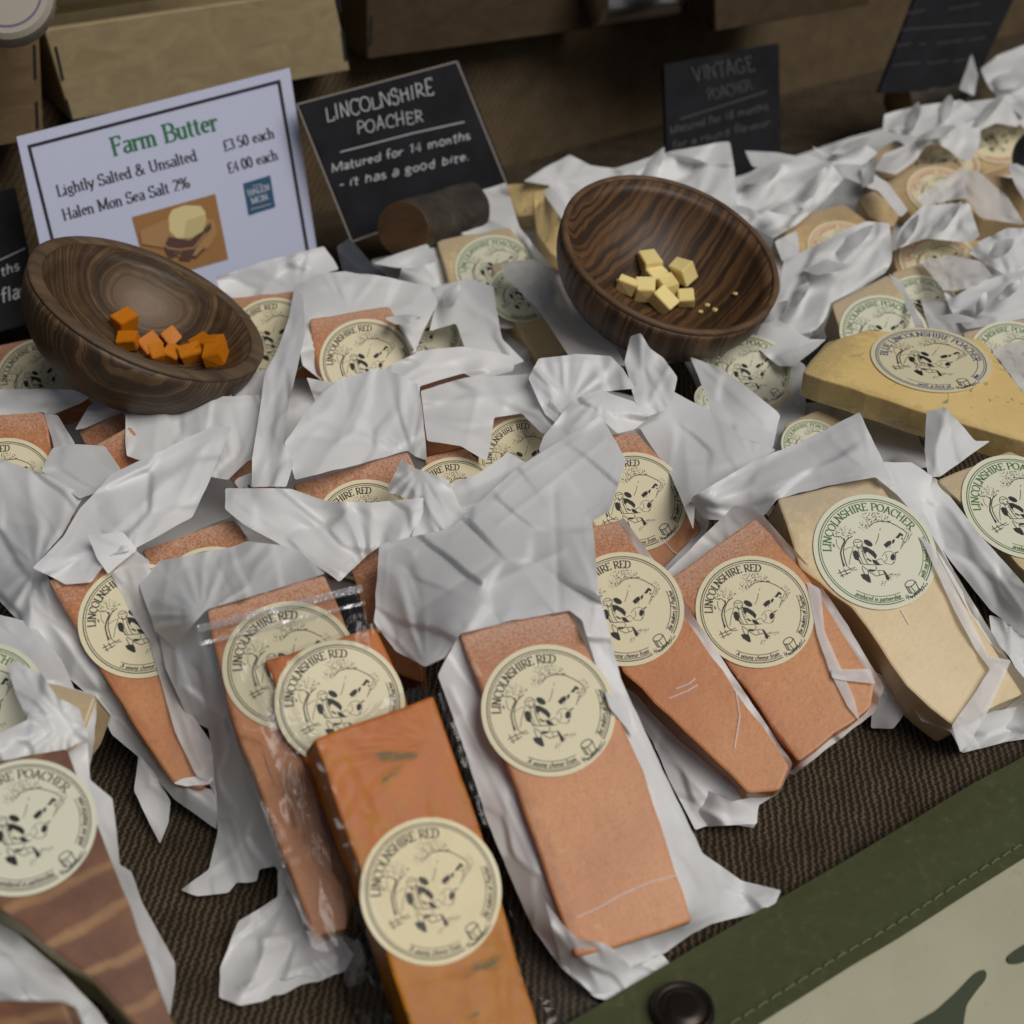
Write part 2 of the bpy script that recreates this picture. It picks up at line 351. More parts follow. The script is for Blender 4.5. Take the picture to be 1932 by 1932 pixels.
# ------------------------------------------------------------------ the round label's artwork (unit circle)
def L2(p): return ((p[0]-967)/833, (975-p[1])/850)
def art(pr, m=1, rnd=None):
    rnd = rnd or random.Random(5)
    def st(pts, w=7): pr.ribbon([L2(p) for p in pts], (w*1.1+1.6)/840, m)
    def bl(pts): pr.poly([L2(p) for p in pts], m)
    def ell(cx, cy, rx, ry, rot, n=14):
        c, s = math.cos(R(rot)), math.sin(R(rot))
        return [(cx+rx*math.cos(t)*c-ry*math.sin(t)*s, cy+rx*math.cos(t)*s+ry*math.sin(t)*c) for t in [2*math.pi*i/n for i in range(n)]]
    bl(ell(872, 868, 68, 40, 32))
    for q in ([(790, 925), (860, 930), (950, 980), (992, 1035), (975, 1095), (925, 1045), (860, 1000), (835, 1030), (860, 1090), (810, 1010)],
              [(925, 1105), (980, 1110), (1040, 1170), (990, 1180), (945, 1160)], [(860, 1090), (930, 1130), (900, 1140), (850, 1110)],
              [(665, 1020), (700, 995), (738, 1015), (755, 1090), (740, 1150), (695, 1130), (672, 1080)],
              [(770, 1345), (820, 1328), (880, 1335), (900, 1375), (915, 1445), (880, 1450), (800, 1400)],
              [(1062, 1240), (1095, 1250), (1130, 1300), (1160, 1340), (1150, 1388), (1115, 1375), (1098, 1310)],
              [(880, 1250), (980, 1255), (940, 1285), (895, 1285)], [(745, 1110), (790, 1190), (770, 1195), (740, 1130)],
              [(1080, 870), (1130, 810), (1175, 790), (1190, 840), (1150, 880), (1120, 910)], [(1190, 800), (1215, 765), (1235, 770), (1225, 815), (1205, 840)],
              [(1238, 745), (1260, 715), (1300, 655), (1345, 680), (1340, 715), (1310, 700), (1285, 745)], [(1310, 735), (1345, 735), (1335, 765)],
              ell(1205, 1035, 32, 52, 10), [(1230, 965), (1275, 938), (1282, 950), (1240, 980)], [(395, 930), (420, 960), (425, 990), (400, 975)]): bl(q)
    st(ell(735, 890, 62, 60, 0)+[(797, 890)], 7); st([(690, 880), (750, 870), (790, 850)], 7); st([(720, 905), (725, 940), (740, 945)], 7); st([(770, 900), (800, 930), (770, 960), (725, 960)], 7)
    st([(735, 960), (760, 1080), (810, 1190)], 6); st([(785, 960), (815, 1080), (870, 1180)], 6)
    for k in range(5): st([(775+14*k, 1005+36*k), (800+14*k, 1000+36*k)], 6)
    st([(790, 1190), (870, 1185), (975, 1180), (985, 1230), (960, 1270), (880, 1275), (790, 1215), (790, 1250), (812, 1300), (828, 1338)], 8)
    st([(870, 1270), (878, 1340)], 7); st([(880, 1285), (980, 1343), (1090, 1300)], 8); st([(985, 1262), (1060, 1250)], 7); st([(1010, 1265), (1030, 1320)], 6)
    for q, w in (([(545, 840), (556, 880), (524, 960), (502, 1060), (520, 1150), (548, 1262)], 16), ([(612, 810), (580, 870), (545, 960), (540, 1060), (562, 1160), (590, 1250)], 10),
                 ([(560, 880), (500, 820), (410, 830)], 9), ([(580, 860), (660, 790)], 9), ([(440, 860), (450, 950), (490, 1010)], 5), ([(525, 1180), (560, 1240)], 12),
                 ([(465, 1370), (700, 1250)], 9), ([(500, 1405), (640, 1330)], 9), ([(480, 1310), (545, 1420)], 9), ([(545, 1290), (600, 1370)], 9), ([(600, 1250), (650, 1300), (725, 1278)], 8),
                 ([(890, 610), (960, 545), (1060, 515), (1170, 522), (1260, 560), (1350, 610), (1400, 655)], 9), ([(1400, 655), (1350, 770), (1310, 905)], 6), ([(1470, 650), (1400, 740), (1330, 860)], 4),
                 ([(1040, 625), (1028, 660)], 6), ([(1018, 705), (1000, 800), (970, 876)], 6), ([(540, 1025), (610, 970), (685, 942)], 4), ([(672, 960), (635, 1090), (618, 1220)], 6),
                 ([(1060, 1040), (1100, 975), (1170, 950), (1245, 985), (1240, 1070), (1190, 1150), (1100, 1140), (1055, 1080)], 5), ([(985, 1110), (1050, 1075)], 6), ([(1000, 1180), (1070, 1160)], 6), ([(1110, 1000), (1130, 1070), (1090, 1130)], 5),
                 ([(1205, 1130), (1228, 1108)], 9)): st(q, w)
    def leaves(cx, cy, rx, ry, rot, n, sz=13):
        c, s = math.cos(R(rot)), math.sin(R(rot))
        for _ in range(n):
            t = rnd.uniform(0, 6.28); r = rnd.random()**.45
            x, y = rx*r*math.cos(t), ry*r*math.sin(t); x, y = cx+x*c-y*s, cy+x*s+y*c
            a = rnd.uniform(0, 6.28); l = rnd.uniform(.5, 1.2)*sz
            st([(x, y), (x+l*math.cos(a), y+l*math.sin(a))], rnd.uniform(5, 8))
    leaves(960, 470, 190, 75, -4, 80); leaves(840, 590, 105, 75, -45, 50); leaves(560, 730, 140, 75, 8, 55); leaves(440, 810, 50, 30, 0, 12)
    leaves(1060, 505, 130, 18, 0, 26); leaves(1410, 610, 60, 70, 30, 14); leaves(1180, 1330, 70, 40, -35, 20); leaves(1270, 1290, 35, 30, -40, 10); leaves(1080, 1430, 50, 30, -60, 14)
    leaves(1400, 740, 25, 90, 30, 14); leaves(1140, 860, 60, 50, -45, 10)
    st(ell(1430, 1395, 75, 42, -35)+[(1491, 1352)], 10); st([(1370, 1435), (1425, 1535)], 12); st([(1502, 1355), (1552, 1470)], 10); st([(1425, 1535), (1490, 1530), (1552, 1470)], 9); st([(1402, 1440), (1450, 1530)], 12); st([(1440, 1435), (1500, 1510)], 9)
    for k in range(34):
        t = k/33; x = 1385+260*t; y = 1600-40*t-200*t*t
        a = rnd.uniform(-1.9, .2); l = rnd.uniform(20, 48)
        st([(x+rnd.uniform(-12, 12), y), (x+l*math.cos(a), y+abs(l*math.sin(a))*(1 if k % 2 else -1))], 7)
    st([(1385, 1600), (1480, 1570), (1570, 1480), (1600, 1400)], 10)

def arc_text(pr, s, a0, a1, r, h, m=0, outer=False, italic=False, thick=.13, thin=.045, serif=True):
    """text along a circle; outer=True: tops point to the centre (reads counter-clockwise)"""
    st, W = text_strokes(s, serif)
    pf = pen(thick*h, thin*h)
    for line in st:
        q = []
        P2 = []
        for (x, y) in line:
            if italic: x += y*.22
            P2.append((x, y))
        # densify so letters bend with the arc
        for (x0, y0), (x1, y1) in zip(P2, P2[1:]):
            k = 2 if abs(x1-x0) > .3 else 1
            for i in range(k): q.append((x0+(x1-x0)*i/k, y0+(y1-y0)*i/k))
        q.append(P2[-1])
        widths = []
        out = []
        for x, y in q:
            a = R(a0+(a1-a0)*x/W); rr = r - y*h if outer else r + y*h
            out.append((rr*math.cos(a), rr*math.sin(a)))
        # pen angle measured in letter space
        n = len(out); base = len(pr.v); pr.k += 1
        for i in range(n):
            a, b = max(0, i-1), min(n-1, i+1)
            w = pf(q[b][0]-q[a][0], q[b][1]-q[a][1])
            dx, dy = out[b][0]-out[a][0], out[b][1]-out[a][1]; L = math.hypot(dx, dy) or 1e-9
            nx, ny = -dy/L*w/2, dx/L*w/2
            pr.v += [(out[i][0]+nx, out[i][1]+ny, pr.k % pr.mod), (out[i][0]-nx, out[i][1]-ny, pr.k % pr.mod)]
        for i in range(n-1):
            c = base+2*i; pr.f.append((c+1, c+3, c+2, c)); pr.m.append(m)

LABEL_R = .0345
LAB_ART = {}
def ring(pr, r, w, a0, a1, m=0, n=90):
    pr.ribbon([(r*math.cos(R(a0+(a1-a0)*i/n)), r*math.sin(R(a0+(a1-a0)*i/n))) for i in range(n+1)], w, m)
for kind, txt, span, b1, b2 in (('red', 'LINCOLNSHIRE RED', (187, 82), 'A young cheese from', 'the makers of Poacher'),
                                ('poacher', 'LINCOLNSHIRE POACHER', (188, 38), 'produced in partnership', 'with our beautiful cows'),
                                ('blue', 'BLUE LINCOLNSHIRE POACHER', (190, 14), 'with a hint of', 'blue')):
    pr = Print()
    ring(pr, .915, .017, -27.5, 301); ring(pr, .880, .012, -27.5, 301)
    arc_text(pr, txt, span[0], span[1], .715, .128, thick=.19, thin=.075)
    ring(pr, .775, .011, 247, 301); ring(pr, .775, .011, -26, 25)
    kk = .075
    arc_text(pr, b1, 300-min(52, 2.75*len(b1)), 299, .862, kk, outer=True, italic=True, thick=.19, thin=.11, serif=False)
    arc_text(pr, b2, -26, -26+min(50, 2.35*len(b2)), .862, kk, outer=True, italic=True, thick=.19, thin=.11, serif=False)
    art(pr)
    me = mesh('print', [(x*LABEL_R, y*LABEL_R, .00028+l*.00001) for x, y, l in pr.v], pr.f)
    me.polygons.foreach_set('material_index', pr.m); LAB_ART[kind] = me
def disc_mesh(r, th, n=72):
    bm = bmesh.new()
    a = [bm.verts.new((r*math.cos(2*math.pi*i/n), r*math.sin(2*math.pi*i/n), th)) for i in range(n)]
    b = [bm.verts.new((v.co.x, v.co.y, 0)) for v in a]
    bm.faces.new(a); bm.faces.new(b[::-1])
    for i in range(n): bm.faces.new((b[i], b[(i+1) % n], a[(i+1) % n], a[i]))
    return bm_mesh('label', bm)
LAB_DISC = {}
LAB_PRINT = {}
def put_label(kind, M, scale, parent):
    lk = {'red': 'red', 'orange': 'red', 'blue': 'blue'}.get(kind, 'poacher')
    pale = kind in ('poacher', 'brown')
    if pale not in LAB_DISC:
        d = disc_mesh(LABEL_R, .00022); d.materials.append(M_LABG if pale else M_LAB); LAB_DISC[pale] = d
    if kind not in LAB_PRINT:
        me = LAB_ART[lk].copy(); me.materials.append(INK[kind]); me.materials.append(INK['red']); LAB_PRINT[kind] = me
    d = bpy.data.objects.new('label', LAB_DISC[pale]); COL.objects.link(d); d.parent = parent
    d.matrix_parent_inverse = parent.matrix_basis.inverted(); d.matrix_basis = M @ Matrix.Scale(scale, 4)
    p = bpy.data.objects.new('print', LAB_PRINT[kind]); COL.objects.link(p); p.parent = d
    return d

# ------------------------------------------------------------------ sheets of paper
def chaikin(pts, k=.16, it=2, cap=4):
    for _ in range(it):
        out = []
        for i in range(len(pts)):
            a, b = np.array(pts[i]), np.array(pts[(i+1) % len(pts)])
            L = np.linalg.norm(b[:2]-a[:2]); q = min(k, cap/max(L, 1))
            out += [a*(1-q)+b*q, a*q+b*(1-q)]
        pts = out
    return pts
def densify(pts, step, wob=0, seed=0):
    out = []
    for i in range(len(pts)):
        a, b = pts[i], pts[(i+1) % len(pts)]; L = np.linalg.norm(b[:2]-a[:2]); n = max(1, int(round(L/step)))
        for j in range(n): out.append(a+(b-a)*j/n)
    out = np.array(out)
    if wob:
        c = out[:, :2].mean(0); d = out[:, :2]-c; d /= np.linalg.norm(d, axis=1)[:, None]+1e-9
        out[:, :2] += d*(wob*vnoise(out[:, 0]/26, out[:, 1]/26, seed))[:, None]
    return out
def inside(px, py, poly):
    r = np.zeros(len(px), bool); n = len(poly); j = n-1
    for i in range(n):
        xi, yi = poly[i][:2]; xj, yj = poly[j][:2]
        c = ((yi > py) != (yj > py)) & (px < (xj-xi)*(py-yi)/((yj-yi) or 1e-12)+xi); r ^= c; j = i
    return r
def dist_edges(px, py, poly):
    d = np.full(len(px), 1e9); P = np.asarray(poly)[:, :2]
    for i in range(len(P)):
        a, b = P[i], P[(i+1) % len(P)]; ab = b-a; L = ab@ab+1e-9
        t = np.clip(((px-a[0])*ab[0]+(py-a[1])*ab[1])/L, 0, 1)
        d = np.minimum(d, np.hypot(px-a[0]-t*ab[0], py-a[1]-t*ab[1]))
    return d
def tps(ctrl, w, lam=1e-3):
    P = np.array(ctrl, float); c0 = P.mean(0); sc = np.abs(P-c0).max()+1e-9; Q = (P-c0)/sc
    r2 = ((Q[:, None]-Q[None])**2).sum(-1); K = .5*r2*np.log(r2+1e-12); K[np.diag_indices(len(Q))] = lam
    A = np.zeros((len(Q)+3, len(Q)+3)); A[:len(Q), :len(Q)] = K; A[:len(Q), len(Q)] = 1; A[:len(Q), len(Q)+1:] = Q; A[len(Q):, :len(Q)] = A[:len(Q), len(Q):].T
    s = np.linalg.solve(A, np.concatenate([w, [0, 0, 0]]))
    def f(x, y):
        X = (np.stack([x, y], 1)-c0)/sc; r2 = ((X[:, None]-Q[None])**2).sum(-1)
        return (.5*r2*np.log(r2+1e-12))@s[:len(Q)]+s[len(Q)]+X@s[len(Q)+1:]
    return f
FOLD_GAIN = 1.15
def zref(z, x, y):                            # height in cm, or 'KEY+mm' measured from the face of a pack
    if not isinstance(z, str): return z
    i = max(z.find('+'), z.find('-')); pl = PACKS[z[:i]][1]
    return (CAM+ray(x, y)/pl.w(x, y, float(z[i:])/1000))[2]*100
def sheet(name, pts, parent=None, folds=(), amp=1.6, ang=None, wl=60, inner=(), step=5.0, m=None, seed=0, wob=1.1, hem=None, rnd_k=.16, curl=0, facet=1.0, clamp=None):
    """a crumpled sheet. pts: outline (x, y, height in cm) surveyed; folds in mm; amp: crumple in mm; ang: dominant fold direction (deg)"""
    seed = seed or (sum(ord(c) for c in name)+int(pts[0][0]*7+pts[0][1]*3)) % 9973
    pts = [(p[0], p[1], zref(p[2], p[0], p[1])) for p in pts]
    out = densify([np.array([p[0], p[1]]) for p in chaikin([np.array(p[:2], float) for p in pts], rnd_k, 1, 2.5)], step*.9, wob, seed)
    xs, ys = out[:, 0], out[:, 1]
    gx, gy = np.meshgrid(np.arange(xs.min(), xs.max(), step), np.arange(ys.min(), ys.max(), step*.87))
    gx = gx + (np.arange(gx.shape[0]) % 2)[:, None]*step*.5
    gx, gy = gx.ravel(), gy.ravel()
    k = inside(gx, gy, out); gx, gy = gx[k], gy[k]
    k = dist_edges(gx, gy, out) > step*.45; gx, gy = gx[k], gy[k]
    n = len(out)
    V = [Vector((float(a), float(b))) for a, b in out[:, :2]] + [Vector((float(a), float(b))) for a, b in zip(gx, gy)]
    E = [(i, (i+1) % n) for i in range(n)]
    rv, re, rf, *_ = delaunay_2d_cdt(V, E, [], 1, 1e-4)
    X = np.array([v.x for v in rv]); Y = np.array([v.y for v in rv])
    ctrl = [(p[0], p[1]) for p in pts]; w = [inv_depth(p[0], p[1], p[2]/100) for p in pts]
    for q in inner:
        ctrl.append((q[0], q[1])); w.append(q[2] if q[2] < 0 or len(q) > 3 else inv_depth(q[0], q[1], q[2]/100))
    W = tps(ctrl, np.array(w))(X, Y)
    D = 1/W
    h = np.zeros(len(X)); px = D/FPX                      # metres per survey pixel
    wx = X+9*vnoise(X/70, Y/70, seed+1); wy = Y+9*vnoise(X/70, Y/70, seed+2)
    a = R(ang if ang is not None else (seed*37) % 180); ca, sa = math.cos(a), math.sin(a)
    u = (wx*ca+wy*sa); v = (-wx*sa+wy*ca)                  # u runs along the folds, v across
    s = wl*(.72 if float(np.mean(Y)) < 560 else 1)
    rid = lambda a1, b1, sd: 1-2*np.sqrt(vnoise(a1, b1, sd)**2+.0035)
    env = .55+.45*vnoise(X/90+7, Y/90, seed+9)
    far = float(np.mean(px))/.00032; h += .95*far*amp*.001*env*(rid(u/(s*4.2), v/(s*1.15), seed+3)+.30*rid(u/(s*2.0)+5, v/(s*.6), seed+4)+.05*rid(u/(s*.5), v/(s*.3), seed+5))
    h += amp*.0020*vnoise(X/(s*1.9), Y/(s*1.9), seed+6)
    # flat facets with crisp borders: every cell has its own tilt
    rg = np.random.RandomState(seed); cu, cv = s*1.9, s*1.0
    umin, umax, vmin, vmax = u.min()-cu, u.max()+cu, v.min()-cv, v.max()+cv
    nc = int(min(90, max(6, (umax-umin)*(vmax-vmin)/(cu*cv))))
    sx, sy = rg.uniform(umin, umax, nc), rg.uniform(vmin, vmax, nc)
    gu, gv, hh = rg.normal(0, .10, nc), rg.normal(0, .30, nc), rg.normal(0, .5, nc)
    du = (u[:, None]-sx[None]); dv = (v[:, None]-sy[None])
    dd = np.sqrt((du/2)**2+dv**2); wgt = np.exp(-(dd-dd.min(1, keepdims=True))/2.4)
    hc = ((gu[None]*du+gv[None]*dv)*.00042*min(1.5, amp/1.4)+hh[None]*.0007*amp)*far
    h += (.85 if float(np.mean(Y)) < 560 else .55)*facet*(wgt*hc).sum(1)/wgt.sum(1)
    for f in folds:
        if f[0] == 'fan':
            _, cx, cy, nw, am = f[:5]; t = np.arctan2(Y-cy, X-cx)/(2*math.pi)*nw; r = np.hypot(X-cx, Y-cy)
            t = t+.35*vnoise(t*1.3, r/80, seed+11)
            h += am*.001*(.5+.5*vnoise(t*.7+3, t*0, seed+12))*(1-2*np.sqrt((.5+.5*np.cos(t*2*math.pi))**1.4+1e-9))*np.minimum(1, r/60)*np.exp(-(r/320)**2)
        elif f[0] == 'crease':
            _, x0, y0, x1, y1, am, wd = f; ab = np.array([x1-x0, y1-y0]); L = ab@ab
            t = np.clip(((X-x0)*ab[0]+(Y-y0)*ab[1])/L, 0, 1); d = np.hypot(X-x0-t*ab[0], Y-y0-t*ab[1])
            h += am*.001*np.exp(-np.sqrt(d*d+6)/wd*1.6)
    if curl:
        de = dist_edges(X, Y, out); h += curl*.001*np.exp(-de/14.)*(.4+vnoise(X/50, Y/50, seed+20))
    if hem:
        de = dist_edges(X, Y, out); h += .0005*np.exp(-((de-hem)/2.8)**2)*(.4+.6*np.abs(vnoise(X/80, Y/80, seed+31)))
    D = D-h*FOLD_GAIN
    for ck, coff in (clamp or ()):
        th_, pl_, face_ = PACKS[ck]; fp = np.array(face_, float); c_ = fp.mean(0); fp = fp+(c_-fp)*-.01
        k = inside(X, Y, fp)
        rr = FWD[None]+((X-CX)/FPX)[:, None]*np.array([[1., 0, 0]])-((Y-CY)/FPX)[:, None]*UPV[None]
        dp = np.dot(pl_.p+pl_.n*coff-CAM, pl_.n)/(rr@pl_.n)
        D = np.where(k, np.maximum(D, dp), D) if coff < 0 else np.where(k, np.minimum(D, dp), D)
    r = FWD[None]+((X-CX)/FPX)[:, None]*np.array([[1., 0, 0]])-((Y-CY)/FPX)[:, None]*UPV[None]
    P = CAM[None]+r*D[:, None]; P[:, 2] = np.maximum(P[:, 2], .0012+.0008*(seed % 3))
    F = [tuple(f) for f in rf]
    me = mesh(name, P, F)
    o = link(name, me, m or PAPER, parent, smooth=True)
    # faces toward the camera
    if len(me.polygons):
        c = me.polygons[len(me.polygons)//2]
        if c.normal.dot(Vector(CAM)-c.center) < 0: me.flip_normals()
    return o

# ------------------------------------------------------------------ cheese packs
PACKS = {}
DEBUG = []
def pack(key, kind, face, anchor, label, text, tilt=38, az=0, thick=.034, r=1.0, rot=0, bev=.0015, name='cheese_wedge', group=None, wob=.0009, part='cheese', cat='cheese', side=None):
    """face: surveyed corners, first two = rind edge (left to right), then down the right side, bottom, back up the left"""
    if anchor[2] is None:                    # rest on the table: lowest corner 3 mm up
        lo, hi = .0, .4
        for _ in range(30):
            z = (lo+hi)/2; pl = tilted(anchor[0], anchor[1], z, tilt, az)
            if min((pl.hit(x, y)-pl.n*thick)[2] for x, y in face) > .003: hi = z
            else: lo = z
        anchor = (anchor[0], anchor[1], z*100)
    pl = tilted(*anchor[:2], anchor[2]/100, tilt, az)
    face_r = [tuple(p) for p in chaikin([np.array(p, float) for p in face], .22, 2, 4)]; edge4 = (face[0], face[1], face[-1])
    pts = np.array([pl.hit(x, y) for x, y in face_r]); E4 = [pl.hit(x, y) for x, y in edge4]
    c = pts.mean(0); nn = pl.n
    top = E4[1]-E4[0]; top /= np.linalg.norm(top); yv = np.cross(nn, top)
    M3 = np.stack([top, yv, nn], 1)
    loc = (pts-c)@M3
    if np.sum(loc[:, 0]*np.roll(loc[:, 1], -1)-np.roll(loc[:, 0], -1)*loc[:, 1]) > 0: order = loc
    else: order = loc[::-1]
    order = order.copy()
    # subdivided, slightly uneven outline
    out = []
    sd = int(face[0][0]*3+face[0][1]) % 997
    for i in range(len(order)):
        a, b = order[i], order[(i+1) % len(order)]; L = np.linalg.norm(b-a); k = max(1, int(L/.011))
        d = (b-a)/(L+1e-9); nrm = np.array([d[1], -d[0], 0])
        for j in range(k):
            q = a+(b-a)*j/k
            if j: q = q+nrm*wob*float(vnoise(q[0]*90, q[1]*90, sd))
            out.append(q)
    bm = bmesh.new()
    tv = [bm.verts.new((q[0], q[1], 0)) for q in out]; bv = [bm.verts.new((q[0], q[1], -thick)) for q in out]
    tf = bm.faces.new(tv); bm.faces.new(bv[::-1]); n = len(tv)
    for i in range(n): bm.faces.new((bv[i], bv[(i+1) % n], tv[(i+1) % n], tv[i]))
    bmesh.ops.recalc_face_normals(bm, faces=bm.faces)
    bmesh.ops.bevel(bm, geom=[e for e in bm.edges if e.calc_face_angle(0) > .5], offset=bev, segments=2, profile=.6, affect='EDGES')
    uvl = bm.loops.layers.uv.new('UVMap')
    t0, t1 = (E4[0]-c)@M3, (E4[1]-c)@M3; l0, l1 = (E4[2]-c)@M3, (E4[0]-c)@M3
    def dl(p, a, b):
        d = (b-a)[:2]; d = d/(np.linalg.norm(d)+1e-9); return (p[0]-a[0])*-d[1]+(p[1]-a[1])*d[0]
    for f in bm.faces:
        for lp in f.loops:
            co = lp.vert.co; lp[uvl].uv = (abs(dl(co, l0, l1))*10, abs(dl(co, t0, t1))*10)
    me = bm_mesh(part, bm)
    th = thing(name, text, cat, group=group)
    Mw = Matrix(((*M3[0], c[0]), (*M3[1], c[1]), (*M3[2], c[2]), (0, 0, 0, 1)))
    base = Mw @ Vector((0, 0, -thick)); th.location = base
    bpy.context.view_layer.update()
    o = link(part, me, [KIND[kind]]+([side] if side else []), th)
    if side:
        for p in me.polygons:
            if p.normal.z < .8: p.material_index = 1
    o.data.update(); o.matrix_parent_inverse = Matrix.Translation(base).inverted(); o.matrix_basis = Mw
    mz = min((Mw @ v.co).z for v in me.vertices); DEBUG.append((key, round(mz*100, 1), round(max((Mw @ v.co).z for v in me.vertices)*100, 1)))
    if label:
        lx, ly = label[:2]; rr = label[2] if len(label) > 2 else r
        p = pl.hit(lx, ly, .0007); upx = pl.hit(lx+40*math.sin(R(rot)), ly-40*math.cos(R(rot)), .0007)
        up = upx-p; up /= np.linalg.norm(up); xv = np.cross(up, nn)
        ML = Matrix(((xv[0], up[0], nn[0], p[0]), (xv[1], up[1], nn[1], p[1]), (xv[2], up[2], nn[2], p[2]), (0, 0, 0, 1)))
        th_l = put_label(kind, ML, rr, th)
        th_l.matrix_parent_inverse = Matrix.Translation(base).inverted()
    PACKS[key] = (th, pl, face)
    return th
def under(key, off, pts=None):
    """control points that keep a sheet 'off' metres below the face of a pack"""
    th, pl, face = PACKS[key]; q = pts or face; c = np.mean(np.array(q, float), 0)
    return [(x*.94+c[0]*.06, y*.94+c[1]*.06, pl.w(x*.94+c[0]*.06, y*.94+c[1]*.06, -off), 1) for x, y in q]+[(c[0], c[1], pl.w(c[0], c[1], -off), 1)]
def over(key, off, pts):
    th, pl, face = PACKS[key]
    return [(x, y, (CAM+ray(x, y)/pl.w(x, y, off))[2]*100) for x, y in pts]
# ================================================================== the setting: burlap table, canvas banner, display step
def crop(cx, cy, pts): return [(626.4*cx+.3516*p[0], 626.4*cy+.3516*p[1]) + tuple(p[2:]) for p in pts]

def burlap_mat(name, scale=1.0, pitch=.0052, col=((.060, .043, .028), (.135, .10, .066)), strength=1.0):
    m = mat(name, (.1, .07, .045), .9, .15); n = NT(m)
    uv = n.n('ShaderNodeUVMap'); mp = n.n('ShaderNodeMapping'); n.l(uv.outputs[0], mp.inputs[0])
    v0 = mp.outputs[0]
    wv = n.n('ShaderNodeTexNoise', Scale=9.0, Detail=3.0); n.l(v0, wv.inputs['Vector'])
    wo = n.n('ShaderNodeVectorMath', _operation='SCALE'); n.l(wv.outputs['Color'], wo.inputs[0]); wo.inputs[3].default_value = .05
    ad = n.n('ShaderNodeVectorMath', _operation='ADD'); n.l(v0, ad.inputs[0]); n.l(wo.outputs[0], ad.inputs[1])
    sp = n.n('ShaderNodeSeparateXYZ'); n.l(ad.outputs[0], sp.inputs[0])
    k = 2*math.pi/pitch*.1/scale                      # uv is 10 per metre; yarn pitch in metres
    fine = n.noise(v0, 160, 3, .7)
    x = n.math('MULTIPLY', sp.outputs[0], k); y = n.math('MULTIPLY', sp.outputs[1], k*.78)
    sx = n.math('SINE', x); sy = n.math('SINE', y)
    # plain weave: warp shows where the product is positive, weft where negative
    hx = n.math('MULTIPLY', n.math('POWER', n.math('ABSOLUTE', n.math('SINE', n.math('MULTIPLY', x, .5))), .6), 1.0)
    sel = n.math('MULTIPLY', n.math('SINE', n.math('MULTIPLY', x, .5)), n.math('SINE', n.math('MULTIPLY', y, .5)))
    warp = n.math('MULTIPLY', n.math('ABSOLUTE', n.math('SINE', n.math('MULTIPLY', x, .5))), n.math('ADD', .6, n.math('MULTIPLY', n.math('COSINE', n.math('ADD', n.math('MULTIPLY', y, .5), n.math('MULTIPLY', n.math('FLOOR', n.math('DIVIDE', x, 2*math.pi)), math.pi))), .5)))
    weft = n.math('MULTIPLY', n.math('ABSOLUTE', n.math('SINE', n.math('MULTIPLY', y, .5))), n.math('SUBTRACT', .6, n.math('MULTIPLY', n.math('COSINE', n.math('ADD', n.math('MULTIPLY', x, .5), n.math('MULTIPLY', n.math('FLOOR', n.math('DIVIDE', y, 2*math.pi)), math.pi))), .5)))
    h = n.math('MAXIMUM', n.math('POWER', warp, 1.5), n.math('MULTIPLY', n.math('POWER', weft, 1.5), .8))
    hh = n.math('ADD', h, n.math('MULTIPLY', n.math('SUBTRACT', fine, .5), .5))
    c = n.ramp(hh, [(.15, col[0]), (.8, col[1])])  # gaps between yarns darker: their shade is put into the colour
    blot = n.noise(v0, 4, 3)
    c = n.mix(n.ramp(blot, [(.35, (0, 0, 0)), (.7, (.5, .5, .5))]), c, tuple(a*.6 for a in col[0]))
    n.l(c, n.b.inputs['Base Color']); n.bump(hh, strength, .0014*scale); return m
M_BURLAP = burlap_mat('burlap', 1.0, .0025, ((.040, .030, .021), (.165, .122, .073)), 1.0)
M_BURLAP2 = burlap_mat('burlap_drape', 1.0, .0040, ((.090, .064, .036), (.155, .112, .062)), .5)

def quad_sheet(name, c00, c10, c11, c01, nx, ny, mats, fn=None, parent=None):
    c00, c10, c11, c01 = map(np.array, (c00, c10, c11, c01)); v = []; f = []
    nrm = np.cross(c10-c00, c01-c00); nrm = nrm/np.linalg.norm(nrm)
    for j in range(ny+1):
        for i in range(nx+1):
            s, t = i/nx, j/ny; p = (c00*(1-s)+c10*s)*(1-t)+(c01*(1-s)+c11*s)*t
            if fn: p = p+nrm*fn(s, t)
            v.append(p)
    for j in range(ny):
        for i in range(nx):
            a = j*(nx+1)+i; f.append((a, a+1, a+nx+2, a+nx+1))
    me = mesh(name, v, f); uv = me.uv_layers.new(name='UVMap'); W, H = np.linalg.norm(c10-c00), np.linalg.norm(c01-c00)
    for p in me.polygons:
        for li in p.loop_indices:
            k = me.loops[li].vertex_index; uv.data[li].uv = ((k % (nx+1))/nx*W*10, (k//(nx+1))/ny*H*10)
    return link(name, me, mats, parent, smooth=True)

E0 = at(1100, 1932, 0)                                     # a point on the inner edge of the canvas band
RB = at(1000, 300, 0)                                      # a point at the foot of the display step
def along(p, s, n=0, z=0): return np.array(p)+TDIR*s+NDIR*n+np.array([0, 0, z])
DEPTH_T = np.dot(RB-E0, NDIR)
table = quad_sheet('table_top', along(E0, -1.2, -.01), along(E0, 3.2, -.01), along(E0, 3.2, DEPTH_T), along(E0, -1.2, DEPTH_T), 240, 60, M_BURLAP,
                   lambda s, t: .0012*float(vnoise(s*70, t*14, 3)))
table['kind'] = 'structure'
STEP_H = .155
RB2 = RB-NDIR*0
riser = quad_sheet('step_drape', along(RB, -1.2, 0, -.01), along(RB, 3.2, 0, -.01), along(RB, 3.2, .02, STEP_H), along(RB, -1.2, .02, STEP_H), 260, 16, M_BURLAP2,
                   lambda s, t: .004*float(vnoise(s*36, t*1.2, 8)))
riser['kind'] = 'structure'
